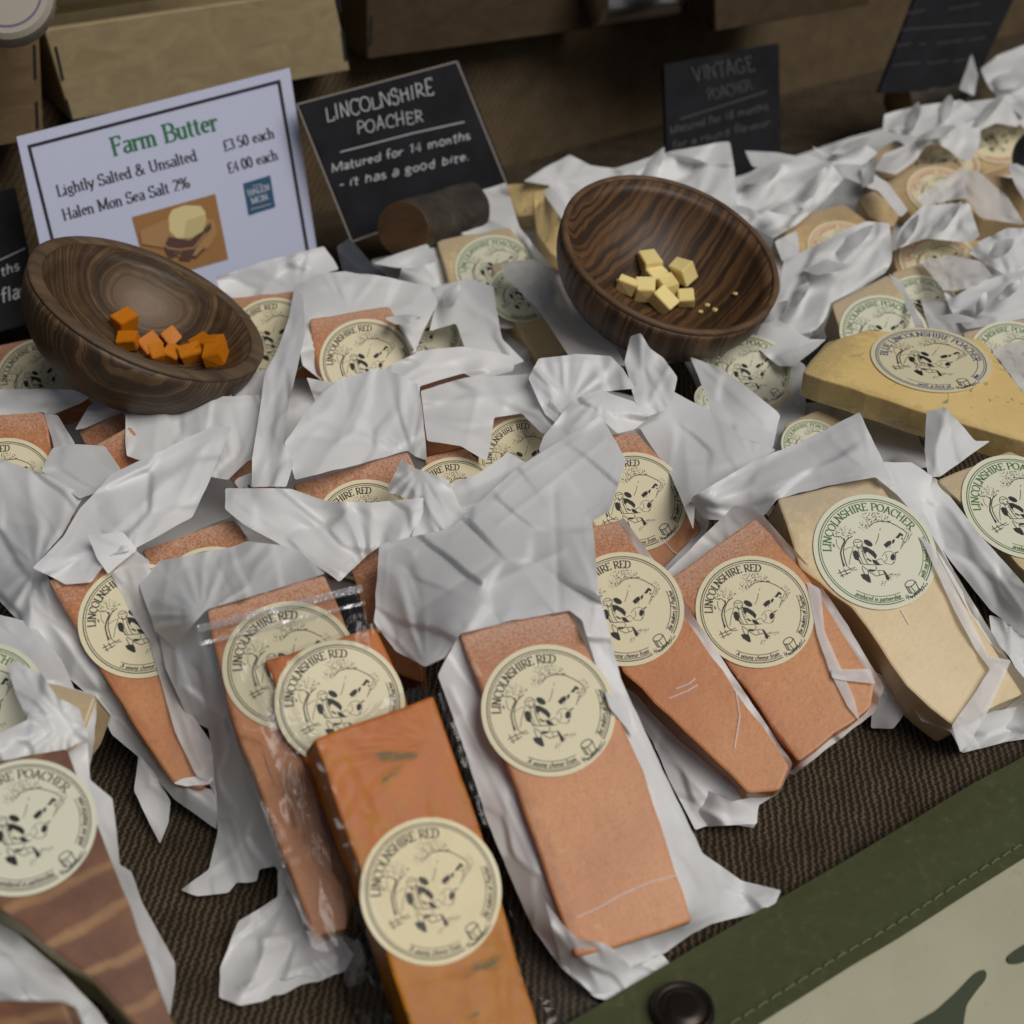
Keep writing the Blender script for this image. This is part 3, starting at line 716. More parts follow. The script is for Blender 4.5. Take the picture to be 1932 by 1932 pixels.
step = quad_sheet('step_top', along(RB, -1.2, .017, STEP_H), along(RB, 3.2, .017, STEP_H), along(RB, 3.2, 1.3, STEP_H), along(RB, -1.2, 1.3, STEP_H), 60, 20, M_BURLAP2, lambda s, t: 0)
step['kind'] = 'structure'
# canvas band along the front edge, the cream banner hanging below it
def canvas_mat():
    m = mat('green_canvas', (.07, .08, .03), .75, .25); n = NT(m)
    uv = n.n('ShaderNodeUVMap'); v = uv.outputs[0]
    w = n.n('ShaderNodeTexBrick'); w.inputs['Scale'].default_value = 46; w.inputs['Mortar Size'].default_value = .012; n.l(v, w.inputs[0])
    nz = n.noise(v, 14, 5, .65); nf = n.noise(v, 230, 2, .7)
    wear = n.ramp(n.math('ADD', n.math('MULTIPLY', nz, .62), n.math('MULTIPLY', nf, .42)), [(.60, (0, 0, 0)), (.72, (1, 1, 1))])
    c = n.mix(n.ramp(nz, [(.3, (0, 0, 0)), (.7, (1, 1, 1))]), (.058, .066, .025), (.072, .081, .032))
    su = n.n('ShaderNodeSeparateXYZ'); n.l(v, su.inputs[0])
    xx = n.math('ADD', n.math('ADD', su.outputs[0], n.math('MULTIPLY', su.outputs[1], -.55)), n.math('MULTIPLY', nz, .25))
    ln = n.math('LESS_THAN', n.math('ABSOLUTE', n.math('SUBTRACT', n.math('FRACT', n.math('MULTIPLY', xx, 1.05)), .5)), .007)
    wear = n.math('MAXIMUM', wear, n.math('MULTIPLY', n.math('MULTIPLY', ln, .45), n.math('GREATER_THAN', nf, .52)))
    c = n.mix(n.math('MULTIPLY', wear, .5), c, (.24, .26, .15)); n.l(c, n.b.inputs['Base Color'])
    n.bump(n.math('ADD', w.outputs['Fac'], nf), .5, .0006); return m
M_CANVAS = canvas_mat()
def cream_mat():
    m = mat('cream_canvas', (.38, .37, .26), .5, .35); n = NT(m); v = n.coord('Object')
    nz = n.noise(v, 14, 5, .6); ns = n.noise(v, 90, 3, .7, 1.0)
    c = n.mix(n.ramp(nz, [(.3, (0, 0, 0)), (.75, (1, 1, 1))]), (.37, .355, .235), (.30, .29, .19))
    c = n.mix(n.math('MULTIPLY', n.ramp(ns, [(.66, (0, 0, 0)), (.75, (1, 1, 1))]), .5), c, (.22, .18, .11)); n.l(c, n.b.inputs['Base Color']); n.bump(ns, .15, .001); return m
M_CREAM = cream_mat()
M_DKGREEN = mat('banner_green_print', (.030, .042, .016), .6, .3)
banner = thing('canvas_banner', 'olive canvas band and cream printed cloth hanging over the front edge of the table', 'banner', E0)
BW = .050
def bandpt(s, n, z=.005): return along(E0, s, n, z)
def band_fn(s, t): return .0022*float(vnoise(s*60, t*1.5, 21))+.002
band = quad_sheet('canvas_band', bandpt(-.7, -BW, .002), bandpt(2.2, -BW, .002), bandpt(2.2, 0, .006), bandpt(-.7, 0, .006), 300, 10, M_CANVAS, band_fn, banner)
lip = quad_sheet('canvas_hem', bandpt(-.7, 0, .008), bandpt(2.2, 0, .008), bandpt(2.2, .0035, .0006), bandpt(-.7, .0035, .0006), 300, 3, M_CANVAS, lambda s, t: .0004*float(vnoise(s*60, 1.5, 21)), banner)
CT = np.array([0, 0, -.62])*1.0; CO = -NDIR*.78
c0 = bandpt(-.7, -BW-.0005, .0)
def cr(s, k, z=0): return along(E0, s, -BW+.005, .0008)+(CO*.62+np.array([0, 0, -.30]))*k
cloth = quad_sheet('banner_cloth', cr(-.7, 1), cr(2.2, 1), cr(2.2, 0), cr(-.7, 0), 260, 60, M_CREAM,
                   lambda s, t: .0055*float(vnoise(s*18+3, t*2.2, 31))*(1-t)+.0015*float(vnoise(s*70, t*9, 33))*(1-t), banner)
bpl = Plane(cr(0, .3)+0, np.cross(cr(1, 0)-cr(0, 0), cr(0, 0)-cr(0, 1)))
if bpl.n[2] < 0: bpl.n = -bpl.n
def flat_shape(name, pts, pl, off, thick, m, parent):
    P = [pl.hit(x, y, off) for x, y in pts]; bm = bmesh.new()
    a = [bm.verts.new(p) for p in P]; f = bm.faces.new(a); bm.normal_update()
    if f.normal.dot(Vector(pl.n)) < 0: f.normal_flip()
    r = bmesh.ops.extrude_face_region(bm, geom=[f]); 
    for v in [e for e in r['geom'] if isinstance(e, bmesh.types.BMVert)]: v.co += Vector(pl.n)*thick
    bmesh.ops.recalc_face_normals(bm, faces=bm.faces)
    me = bm_mesh(name, bm); return link(name, me, m, parent)
def sm(pts, it=3): return [tuple(p) for p in chaikin([np.array(p, float) for p in pts], .25, it)]
# the letters are printed: they follow the cloth's own relief
def on_cloth(x, y, lift):
    p = bpl.hit(x, y)
    s = (np.dot(p-E0, TDIR)+.7)/2.9; dn = cr(0, 0)-cr(0, 1); t = 1-np.dot(cr(0, 0)-p, dn)/np.dot(dn, dn)
    h = .0055*float(vnoise(s*18+3, t*2.2, 31))*(1-t)+.0015*float(vnoise(s*70, t*9, 33))*(1-t)
    return p+bpl.n*(h+lift)
for pts in (crop(2, 2, [(1280, 1990), (1320, 1940), (1460, 1860), (1575, 1755), (1660, 1665), (1705, 1638), (1728, 1655), (1722, 1695), (1665, 1765), (1620, 1830), (1608, 1900), (1600, 1990)]),
            crop(2, 2, [(1836, 1575), (1870, 1545), (1990, 1470), (2060, 1440), (2080, 1520), (1990, 1575), (1900, 1610), (1855, 1612), (1838, 1598)])):
    o = densify([np.array(p) for p in sm(pts, 2)], 9)
    gx, gy = np.meshgrid(np.arange(o[:, 0].min(), o[:, 0].max(), 9), np.arange(o[:, 1].min(), o[:, 1].max(), 9)); gx, gy = gx.ravel(), gy.ravel()
    k = inside(gx, gy, o); gx, gy = gx[k], gy[k]; k = dist_edges(gx, gy, o) > 4; gx, gy = gx[k], gy[k]
    V = [Vector((float(a), float(b))) for a, b in list(o)+list(zip(gx, gy))]; n = len(o)
    rv, _, rf, *_ = delaunay_2d_cdt(V, [(i, (i+1) % n) for i in range(n)], [], 1, 1e-4)
    link('printed_letter', mesh('printed_letter', [on_cloth(v.x, v.y, .0012) for v in rv], [tuple(f)[::-1] for f in rf]), M_DKGREEN, banner)
# stitching along the band's lower edge
M_THREAD = mat('thread', (.20, .21, .15), .8, .1)
bm = bmesh.new()
for i in range(150):
    s = -.2+i*.0088; L = .0066
    a = bandpt(s, -BW+.006, .0062); b = bandpt(s+L, -BW+.0062, .0062)
    s0 = (s+.7)/2.9; a = a+np.array([0, 0, band_fn(s0, .09)-.002]); b = b+np.array([0, 0, band_fn((s+L+.7)/2.9, .09)-.002])
    mid = (a+b)/2+np.array([0, 0, .0009]); w = NDIR*.00035
    for p, q in ((a, mid), (mid, b)):
        vs = [bm.verts.new(x) for x in (p-w, q-w, q+w, p+w)]; bm.faces.new(vs)
me = bm_mesh('stitching', bm); st_o = link('stitching', me, M_THREAD, banner); st_o['kind'] = 'stuff'
# press stud
bm = bmesh.new(); gc = at(1288, 1906, .009)
prof = [(0, .004), (.006, .0046), (.0095, .004), (.0108, .0022), (.0122, .002), (.0133, .0034), (.0148, .003), (.0155, 0)]
def lathe(bm, prof, seg=40, mats=None):
    rings = []
    for r, z in prof:
        rings.append([bm.verts.new((r*math.cos(2*math.pi*i/seg), r*math.sin(2*math.pi*i/seg), z)) for i in range(seg)] if r > 1e-6 else [bm.verts.new((0, 0, z))])
    for a, b in zip(rings, rings[1:]):
        for i in range(seg):
            j = (i+1) % seg
            if len(a) == 1: bm.faces.new((a[0], b[i], b[j]))
            elif len(b) == 1: bm.faces.new((a[i], b[0], a[j]))
            else: bm.faces.new((a[i], b[i], b[j], a[j]))
lathe(bm, prof); bmesh.ops.transform(bm, matrix=Matrix.Translation(gc), verts=bm.verts)
bmesh.ops.recalc_face_normals(bm, faces=bm.faces)
link('press_stud', bm_mesh('press_stud', bm), mat('dark_brass', (.045, .035, .028), .38, .5, Metallic=.8), banner, smooth=True)
# ground under the stall, to be seen past the hanging cloth from other positions
gr = quad_sheet('ground', (-6, -4, -.9), (8, -4, -.9), (8, 9, -.9), (-6, 9, -.9), 2, 2, mat('asphalt', (.06, .06, .06), .9)); gr['kind'] = 'structure'

# unseen awning, added to shade the back of the stall
aw = quad_sheet('shade_awning', along(E0, -2.5, .55, 1.02), along(E0, 4.5, .55, 1.02), along(E0, 4.5, 2.6, 1.45), along(E0, -2.5, 2.6, 1.45), 40, 20, mat('shade_awning_canvas', (.12, .11, .08), .9, .1), lambda s, t: .01*float(vnoise(s*12, t*3, 2)))
aw.modifiers.new('thickness', 'SOLIDIFY').thickness = .002
tag(aw, 'unseen canvas awning added above the frame to shade the back of the cheese stall', 'awning')

# ================================================================== boxes on the step
def wood_mat(name, c0, c1, knots=True):
    m = mat(name, c0, .6, .3); n = NT(m); v = n.coord('Object', (1.2, 9, 9))
    g1 = n.noise(v, 6, 6, .6, 1.2); g2 = n.noise(n.coord('Object'), 9, 3)
    c = n.mix(n.ramp(g1, [(.3, (0, 0, 0)), (.72, (1, 1, 1))]), c0, c1)
    k = n.ramp(n.noise(n.coord('Object', (1, 1, 2)), 24, 2, .5, .6), [(.70, (0, 0, 0)), (.80, (1, 1, 1))])
    c = n.mix(n.math('MULTIPLY', k, .45), c, tuple(a*.42 for a in c1)); n.l(c, n.b.inputs['Base Color']); n.bump(g1, .2, .001); return m
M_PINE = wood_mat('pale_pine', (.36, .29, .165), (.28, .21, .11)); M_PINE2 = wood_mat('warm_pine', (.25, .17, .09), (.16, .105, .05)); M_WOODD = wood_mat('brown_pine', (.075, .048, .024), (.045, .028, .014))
M_STAPLE = mat('staple_wire', (.03, .04, .04), .45, .5, Metallic=.5)
def box_bm(bm, lo, hi, bev=.0012):
    r = bmesh.ops.create_cube(bm, size=1); vs = r['verts']
    for v in vs: v.co = Vector([(lo[i]+hi[i])/2+v.co[i]*(hi[i]-lo[i]) for i in range(3)])
    es = list({e for v in vs for e in v.link_edges}); bmesh.ops.bevel(bm, geom=es, offset=bev, segments=1, affect='EDGES')
def quad_crate(label, quad, z, D, m, staples, az=34, wall=.008, lean=90):
    """an open crate: its front board traced on an upright plane, the rest built back from it"""
    pl = tilted(quad[3][0], quad[3][1], z, lean, az)
    P = [pl.hit(x, y) for x, y in quad]; back = -pl.n
    th = thing('wooden_crate', label, 'crate', (P[2]+P[3])/2); bpy.context.view_layer.update()
    def board(nm, a, b, c, d, dirn, t):
        bm = bmesh.new(); v = [bm.verts.new(p) for p in (a, b, c, d)]; w = [bm.verts.new(np.array(p)+dirn*t) for p in (a, b, c, d)]
        bm.faces.new(v); bm.faces.new(w[::-1])
        for i in range(4): bm.faces.new((w[i], w[(i+1) % 4], v[(i+1) % 4], v[i]))
        bmesh.ops.recalc_face_normals(bm, faces=bm.faces); bmesh.ops.bevel(bm, geom=bm.edges, offset=.001, segments=1, affect='EDGES')
        o = link(nm, bm_mesh(nm, bm), m, th); return o
    TL, TR, BR, BL = P; inn = (TR-TL)/np.linalg.norm(TR-TL); e = .0004
    board('front_board', TL, TR, BR, BL, back, wall)
    b0 = back*(wall+e); bD = back*D
    board('side_board', TL+b0, TL+bD, BL+bD, BL+b0, inn, wall); board('side_board', TR+b0, TR+bD, BR+bD, BR+b0, -inn, wall)
    board('back_board', TL+bD+back*e, TR+bD+back*e, BR+bD+back*e, BL+bD+back*e, back, wall)
    up = np.array([0, 0, 1.]); board('base_board', BL+b0+inn*(wall+e)+up*.003, BR+b0-inn*(wall+e)+up*.003, BR+bD-inn*(wall+e)+up*.003, BL+bD+inn*(wall+e)+up*.003, up, .005)
    for a, b in staples:
        pr = Print(); pr.ribbon([a, b], 4.6); o = pr.build('staple', lambda x, y, l: pl.hit(x, y, .0009), [M_STAPLE], th)
        sol = o.modifiers.new('thickness', 'SOLIDIFY'); sol.thickness = .0008; sol.offset = 0
    return th, pl
zb = STEP_H+.001
mid, mid_pl = quad_crate('large pale pine crate with dark staples at both ends, behind the butter sign', [(83, 57), (628, -22), (660, 133), (135, 228)], zb, .16, M_PINE,
                 [((105, 88), (119, 150)), ((125, 188), (136, 228)), ((638, -4), (642, 23)), ((646, 58), (653, 114))], az=32)
left, left_pl = quad_crate('small brown pine crate at the left edge of the photo beside the pale crate', [(-190, 84), (74, 68), (82, 262), (-190, 308)], zb, .15, M_PINE2,
                 [((65, 84), (67, 148)), ((69, 192), (71, 242))], az=28)
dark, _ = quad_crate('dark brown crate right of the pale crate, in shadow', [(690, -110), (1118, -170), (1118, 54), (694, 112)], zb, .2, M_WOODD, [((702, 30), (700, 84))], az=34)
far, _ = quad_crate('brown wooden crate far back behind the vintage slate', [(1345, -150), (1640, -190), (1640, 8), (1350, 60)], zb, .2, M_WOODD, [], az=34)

# butter packets on the pale crate and a round cheese on the left crate
M_BUT = mat('butter_paper', (.58, .48, .27), .45, .4)
M_GRN = ink('packet_green', (.03, .15, .06))
def packet(label, quad, off, D, lines):
    pl = Plane(mid_pl.p+mid_pl.n*off, mid_pl.n); P = [pl.hit(x, y) for x, y in quad]
    th = thing('butter_packet', label, 'butter', (P[2]+P[3])/2); bpy.context.view_layer.update()
    bm = bmesh.new(); v = [bm.verts.new(p) for p in P]; w = [bm.verts.new(p-pl.n*D) for p in P]
    bm.faces.new(v); bm.faces.new(w[::-1])
    for i in range(4): bm.faces.new((w[i], w[(i+1) % 4], v[(i+1) % 4], v[i]))
    bmesh.ops.recalc_face_normals(bm, faces=bm.faces); bmesh.ops.bevel(bm, geom=bm.edges, offset=.006, segments=3, affect='EDGES')
    link('packet', bm_mesh('packet', bm), M_BUT, th, smooth=True)
    pr = Print()
    for t, a, b, h in lines: px_text(pr, t, a, b, h, thick=.2, thin=.1)
    print_on('lettering', pr, pl, [M_GRN], th, .0006)
PACKET_ARGS = ('cream paper butter packet with green lettering on the pale crate', [(62, -75), (470, -140), (476, -24), (78, 36)], -.004, .07,
       [('Organic', (80, 8), (120, -3), 9), ('Milk', (82, 24), (112, 17), 9)])

rc = thing('round_cheese', 'round paper wrapped cheese on the small brown crate, top left corner', 'cheese', at(0, 60, zb+.108))
rc_pl = tilted(14, 8, zb+.12, 62, 18)
bm = bmesh.new()
lathe(bm, [(0, 0), (.032, 0), (.036, -.003), (.037, -.008), (.037, -.03), (.034, -.034), (0, -.034)])
M = Matrix(((1, 0, 0), (0, 1, 0), (0, 0, 1))).to_4x4()
M = Vector(rc_pl.n).to_track_quat('Z', 'Y').to_matrix().to_4x4(); M.translation = Vector(at(5, -22, zb+.15))
bmesh.ops.transform(bm, matrix=M, verts=bm.verts); bmesh.ops.recalc_face_normals(bm, faces=bm.faces)
rc.location = M.translation; bpy.context.view_layer.update()
link('cheese', bm_mesh('cheese', bm), paper_mat('tan_paper', (.40, .36, .29), .1, .5, 0), rc, smooth=False)
pr = Print(); ring(pr, .027, .0016, 0, 360, 0, 50)
st, W = text_strokes('ISLEY'.replace('Y', 'I')) 
me = mesh('label', [tuple(M @ Vector((x, y, .0004+l*.00001))) for x, y, l in pr.v], pr.f); link('label', me, ink('ink_violet', (.12, .1, .17)), rc)
# steel tube at the top
tube = thing('steel_cylinder', 'shiny steel cylinder lying on the step at the top edge', 'canister', at(1230, 45, zb))
bm = bmesh.new(); lathe(bm, [(0, 0), (.030, 0), (.032, .002), (.032, .128), (.030, .13), (0, .13)], 48)
a = at(1120, 58, zb+.0); b = at(1345, 28, zb+.0); ax = Vector(b-a).normalized()
M = ax.to_track_quat('Z', 'Y').to_matrix().to_4x4(); M.translation = Vector(a)+Vector((0, .02, .032)); bmesh.ops.transform(bm, matrix=M, verts=bm.verts); bmesh.ops.recalc_face_normals(bm, faces=bm.faces)
tube.location = M.translation; bpy.context.view_layer.update()
link('body', bm_mesh('body', bm), mat('brushed_steel', (.62, .62, .64), .28, .5, Metallic=1.0), tube, smooth=True)

# ================================================================== signs
def slab(name, px, pl, thick, m, parent, off=0): return flat_shape(name, px, pl, off-thick, thick, m, parent)
def px_text(pr, s, p0, p1, h, m=0, serif=True, thick=.14, thin=.05, jit=0, rnd=None, mono=None, slant=0.0):
    st, W = text_strokes(s, serif); p0, p1 = np.array(p0, float), np.array(p1, float); d = (p1-p0)/W; u = d/np.linalg.norm(d)
    nrm = np.array([u[1], -u[0]])
    for line in st:
        jx, jy = (rnd.uniform(-jit, jit), rnd.uniform(-jit, jit)) if jit else (0, 0); sc_ = rnd.uniform(.85, 1.1) if jit else 1
        q = [tuple(p0+d*(x+slant*y+jx+(rnd.uniform(-jit, jit)*.8 if jit else 0))+nrm*h*((y+jy)*sc_+(rnd.uniform(-jit, jit) if jit else 0))) for x, y in line]
        # survey y grows downwards: mirror the pen angle
        f = mono*h if mono else (lambda dx, dy: pen(thick*h, thin*h)(dx, -dy))
        pr.ribbon(q, f, m)
def print_on(name, pr, pl, mats, parent, lift=.0006):
    o = pr.build(name, lambda x, y, l: pl.hit(x, y, lift+l*.00002), mats, parent)
    for p in o.data.polygons:
        if p.normal.dot(Vector(pl.n)) < 0: o.data.flip_normals()
        break
    return o
packet(*PACKET_ARGS)
M_SHEETP = mat('sign_paper', (.50, .53, .68), .35, .45)
M_INKK = ink('sign_black', (.02, .02, .025)); M_INKG = ink('sign_green', (.03, .16, .06)); M_INKB = ink('sign_blue', (.03, .085, .16)); M_W = ink('print_white', (.5, .55, .6))
M_PB = ink('print_brown', (.30, .15, .05)); M_PY = ink('print_butter', (.62, .53, .26)); M_PD = ink('print_dark_brown', (.085, .045, .035)); M_PL = ink('print_light_brown', (.36, .2, .085)); M_PY2 = ink('print_butter_side', (.50, .42, .19))
bs_pl = tilted(340, 520, .065, 74, 34)
sign = thing('butter_sign', 'white laminated Farm Butter price sign with black border behind the left wooden bowl', 'sign', bs_pl.hit(340, 560))
bpy.context.view_layer.update()
slab('card', [(30, 258), (545, 128), (612, 575), (124, 690)], bs_pl, .0016, M_SHEETP, sign)
pr = Print()
pr.ribbon([(75, 466), (56, 277), (529, 153), (588, 560)][0:1]+[(95, 480), (53, 275)], 5.5) if 0 else None
pr.ribbon([(126, 560), (55, 276)], 6); pr.ribbon([(52, 277), (529, 153)], 6); pr.ribbon([(526, 152), (585, 500)], 6)
px_text(pr, 'Farm Butter', (213, 294), (414, 244), 34, 1, thick=.17, thin=.06)
px_text(pr, 'Lightly Salted & Unsalted', (109, 371), (373, 302), 21, 0, thick=.15)
px_text(pr, 'Halen Mon Sea Salt 2%', (120, 416), (360, 353), 21, 0, thick=.15)
px_text(pr, '£3.50 each', (424, 285), (519, 259), 20, 0, thick=.15); px_text(pr, '£4.00 each', (432, 327), (526, 300), 20, 0, thick=.15)
pr.poly(crop(0, 0, [(1305, 985), (1450, 940), (1478, 1110), (1335, 1155)]), 2)
pr.poly(crop(0, 0, [(708, 1165), (1155, 1040), (1225, 1390), (800, 1512)]), 4)
k0 = len(pr.v)
pr2 = Print(); pr2.mod = 80
px_text(pr2, 'HALEN', crop(0, 0, [(1332, 1052)])[0], crop(0, 0, [(1450, 1017)])[0], 11, 0, thick=.16, thin=.09); px_text(pr2, 'MON', crop(0, 0, [(1352, 1095)])[0], crop(0, 0, [(1440, 1070)])[0], 11, 0, thick=.16, thin=.09)
pr2.ribbon(crop(0, 0, [(1345, 1125), (1455, 1094)]), 1.2); pr2.ribbon(crop(0, 0, [(1355, 1000), (1405, 987)]), 1.2)
pr2.poly(crop(0, 0, [(860, 1190), (960, 1150), (1150, 1180), (1165, 1250), (1120, 1330), (1000, 1400), (880, 1330), (760, 1310), (750, 1240)]), 4)
pr2.poly(crop(0, 0, [(905, 1270), (1020, 1290), (1130, 1195), (1135, 1225), (1060, 1320), (1020, 1400), (960, 1395), (975, 1350), (900, 1370), (880, 1320)]), 3)
pr2.poly(crop(0, 0, [(905, 1160), (925, 1125), (990, 1102), (1075, 1105), (1100, 1135), (1108, 1180), (1090, 1240), (1030, 1275), (950, 1278), (910, 1240)]), 1)
pr2.poly(crop(0, 0, [(1000, 1185), (1098, 1150), (1108, 1180), (1090, 1240), (1030, 1275), (985, 1275)]), 2)
pr2.ribbon(crop(0, 0, [(870, 1300), (900, 1330), (960, 1340), (1040, 1330), (1105, 1250)]), 3, 4); pr2.ribbon(crop(0, 0, [(880, 1395), (960, 1360), (1050, 1380), (1100, 1330)]), 4, 3)
print_on('printing', pr, bs_pl, [M_INKK, M_INKG, M_INKB, M_PD, M_PB], sign)
_pic = print_on('picture', pr2, bs_pl, [M_W, M_PY, M_PY2, M_PD, M_PL], sign, .0010); _pic['kind'] = 'stuff'

def slate_mat():
    m = mat('slate', (.02, .02, .024), .85, .12); n = NT(m); v = n.coord('Object'); nz = n.noise(v, 30, 5, .65)
    n.l(n.ramp(nz, [(.3, (.010, .0105, .012)), (.75, (.020, .0205, .024))]), n.b.inputs['Base Color']); n.bump(nz, .25, .001); return m
M_SLATE = slate_mat(); M_SEDGE = mat('slate_edge', (.22, .19, .17), .8, .2); M_CHALK = ink('chalk', (.42, .43, .44)); M_CHALK2 = ink('faint_chalk', (.085, .088, .09))
def slate(label, px, pl, writing, m=None, edges=True, chalk=None):
    th = thing('slate_sign', label, 'sign', pl.hit((px[2][0]+px[3][0])/2, (px[2][1]+px[3][1])/2))
    bpy.context.view_layer.update()
    slab('slate', px, pl, .005, M_SLATE, th)
    if edges:
        e = Print()
        for a, b in zip(px, px[1:]+px[:1]): e.ribbon([a, b], 3.2)
        print_on('chipped_edge', e, pl, [M_SEDGE], th, .0003)
    pr = Print(); writing(pr); print_on('chalk_writing', pr, pl, [chalk or M_CHALK], th, .0006); return th
rq = random.Random(4)
lp_pl = tilted(790, 400, .08, 70, 34)
def w1(pr):
    px_text(pr, 'LINCOLNSHIRE', (616, 230), (820, 177), 27, serif=False, mono=.085, jit=.035, rnd=rq, slant=.08)
    px_text(pr, 'POACHER', (673, 253), (800, 229), 25, serif=False, mono=.08, jit=.03, rnd=rq, slant=.08)
    pr.ribbon([(642, 287), (700, 272), (780, 251), (876, 230)], 2.2)
    px_text(pr, 'Matured for 14 months', (624, 326), (888, 262), 17, serif=False, mono=.13, jit=.04, rnd=rq, slant=.15)
    px_text(pr, '- it has a good bite.', (639, 356), (886, 301), 17, serif=False, mono=.13, jit=.04, rnd=rq, slant=.15)
slate('slate chalked Lincolnshire Poacher, matured for 14 months, standing in a log behind the cheeses', [(560, 197), (862, 116), (957, 350), (664, 456)], lp_pl, w1)
v_pl = tilted(1355, 290, .07, 78, 26)
def w2(pr):
    px_text(pr, 'VINTAGE', (1309, 156), (1424, 132), 28, serif=False, mono=.07, jit=.04, rnd=rq)
    px_text(pr, 'POACHER', (1337, 190), (1420, 168), 20, serif=False, mono=.08, jit=.04, rnd=rq)
    pr.ribbon([(1283, 225), (1448, 172)], 2)
    px_text(pr, 'Matured for 18 months', (1264, 253), (1450, 206), 14, serif=False, mono=.12, jit=.05, rnd=rq, slant=.15)
    px_text(pr, 'for a round flavour', (1268, 281), (1453, 236), 14, serif=False, mono=.12, jit=.05, rnd=rq, slant=.15)
slate('black slate headed Vintage Poacher, upright behind the right wooden bowl', [(1248, 122), (1464, 82), (1468, 330), (1254, 345)], v_pl, w2, edges=False, chalk=M_CHALK2)
b_pl = tilted(1745, 175, .08, 72, 30)
def w3(pr):
    for (x0, y0, x1, y1, h) in ((1712, 28, 1745, 22, 12), (1790, 20, 1850, 10, 12), (1690, 88, 1720, 84, 8), (1735, 86, 1745, 84, 8), (1768, 84, 1818, 78, 8), (1830, 78, 1860, 72, 8), (1685, 126, 1735, 120, 8), (1750, 122, 1790, 116, 8), (1800, 118, 1835, 112, 8)):
        n = max(3, int((x1-x0)/5)); pr.ribbon([(x0+(x1-x0)*i/n, y0+(y1-y0)*i/n-h*.5*(i % 2)) for i in range(n+1)], 1.4)
    pr.ribbon([(1700, 56), (1870, 44)], 1.4)
slate('dark slanting slate sign in the upper right corner standing in a log', [(1728, -20), (1915, -20), (1828, 168), (1652, 176)], b_pl, w3, edges=False, chalk=M_CHALK2)
l_pl = tilted(30, 600, .04, 72, 34)
def w4(pr):
    pr.ribbon([(-20, 500), (48, 468)], 2); px_text(pr, 'ths', (2, 522), (38, 508), 18, serif=False, mono=.14, slant=.2); px_text(pr, 'flav', (3, 572), (54, 556), 26, serif=False, mono=.11, slant=.2)
slate('black slate with chalk writing cut off by the left edge of the photo', [(-160, 400), (26, 354), (78, 600), (-120, 660)], l_pl, w4, edges=False)

# logs that hold the slates
def bark_mat():
    m = mat('bark', (.05, .04, .032), .85, .2); n = NT(m); v = n.coord('Object'); nz = n.noise(v, 45, 6, .7, .5); n2 = n.noise(v, 18, 2)
    c = n.ramp(nz, [(.3, (.022, .018, .015)), (.6, (.06, .05, .04)), (.8, (.12, .11, .09))]); l = n.ramp(n2, [(.68, (0, 0, 0)), (.78, (1, 1, 1))])
    n.l(n.mix(n.math('MULTIPLY', l, .5), c, (.22, .21, .15)), n.b.inputs['Base Color']); n.bump(nz, .9, .004); return m
M_BARK = bark_mat(); M_CUT = wood_mat('cut_wood', (.13, .07, .028), (.07, .038, .016))
def log(label, p0, p1, rad, cut=0.0, seg=36):
    """tapered log between two world points, its near end sawn off at a slant"""
    p0, p1 = Vector(p0), Vector(p1); ax = (p1-p0); L = ax.length; az_ = ax.normalized(); xv = Vector(CAM)-p0; xv = (xv-az_*xv.dot(az_)).normalized(); yv_ = az_.cross(xv)
    q = Matrix(((xv.x, yv_.x, az_.x), (xv.y, yv_.y, az_.y), (xv.z, yv_.z, az_.z)))
    th = thing('log_holder', label, 'log', (p0+p1)/2-Vector((0, 0, rad))); bpy.context.view_layer.update()
    bm = bmesh.new(); rings = []; N = 18
    for k in range(N+1):
        t = k/N; z = L*t; rg = []
        for i in range(seg):
            a = 2*math.pi*i/seg; r = rad*(1+.07*float(vnoise(math.cos(a)*2+4, math.sin(a)*2+t*4, 5))-.05*t)
            x, y = r*math.cos(a), r*math.sin(a); zz = z+(cut*(x) if k == 0 else cut*x*max(0, 1-t*3))
            rg.append(bm.verts.new(p0+q @ Vector((x, y, zz))))
        rings.append(rg)
    for a, b in zip(rings, rings[1:]):
        for i in range(seg): bm.faces.new((a[i], a[(i+1) % seg], b[(i+1) % seg], b[i]))
    bm.faces.new(rings[-1]); bmesh.ops.recalc_face_normals(bm, faces=bm.faces)
    link('bark', bm_mesh('bark', bm), M_BARK, th, smooth=True)
    bm = bmesh.new(); c = sum(((p0+q @ Vector((rad*math.cos(2*math.pi*i/seg)*.97, rad*math.sin(2*math.pi*i/seg)*.97, cut*rad*math.cos(2*math.pi*i/seg)*.97-.0008))) for i in range(seg)), Vector())/seg
    vs = [bm.verts.new(p0+q @ Vector((rad*math.cos(2*math.pi*i/seg)*.985, rad*math.sin(2*math.pi*i/seg)*.985, cut*rad*math.cos(2*math.pi*i/seg)*.985-.0012))) for i in range(seg)]
    vb = [bm.verts.new(v.co+Vector(ax.normalized())*.002) for v in vs]
    bm.faces.new(vs); bm.faces.new(vb[::-1])
    for i in range(seg): bm.faces.new((vb[i], vb[(i+1) % seg], vs[(i+1) % seg], vs[i]))
    bmesh.ops.recalc_face_normals(bm, faces=bm.faces)
    link('sawn_end', bm_mesh('sawn_end', bm), M_CUT, th); return th
log('short bark covered log with slanting sawn end in front of the Lincolnshire Poacher slate', at(762, 432, .095), at(893, 388, .095), .0235, .45)
log('small dark log at the foot of the slanting slate in the upper right', at(1695, 190, .07), at(1805, 165, .07), .020, .1)

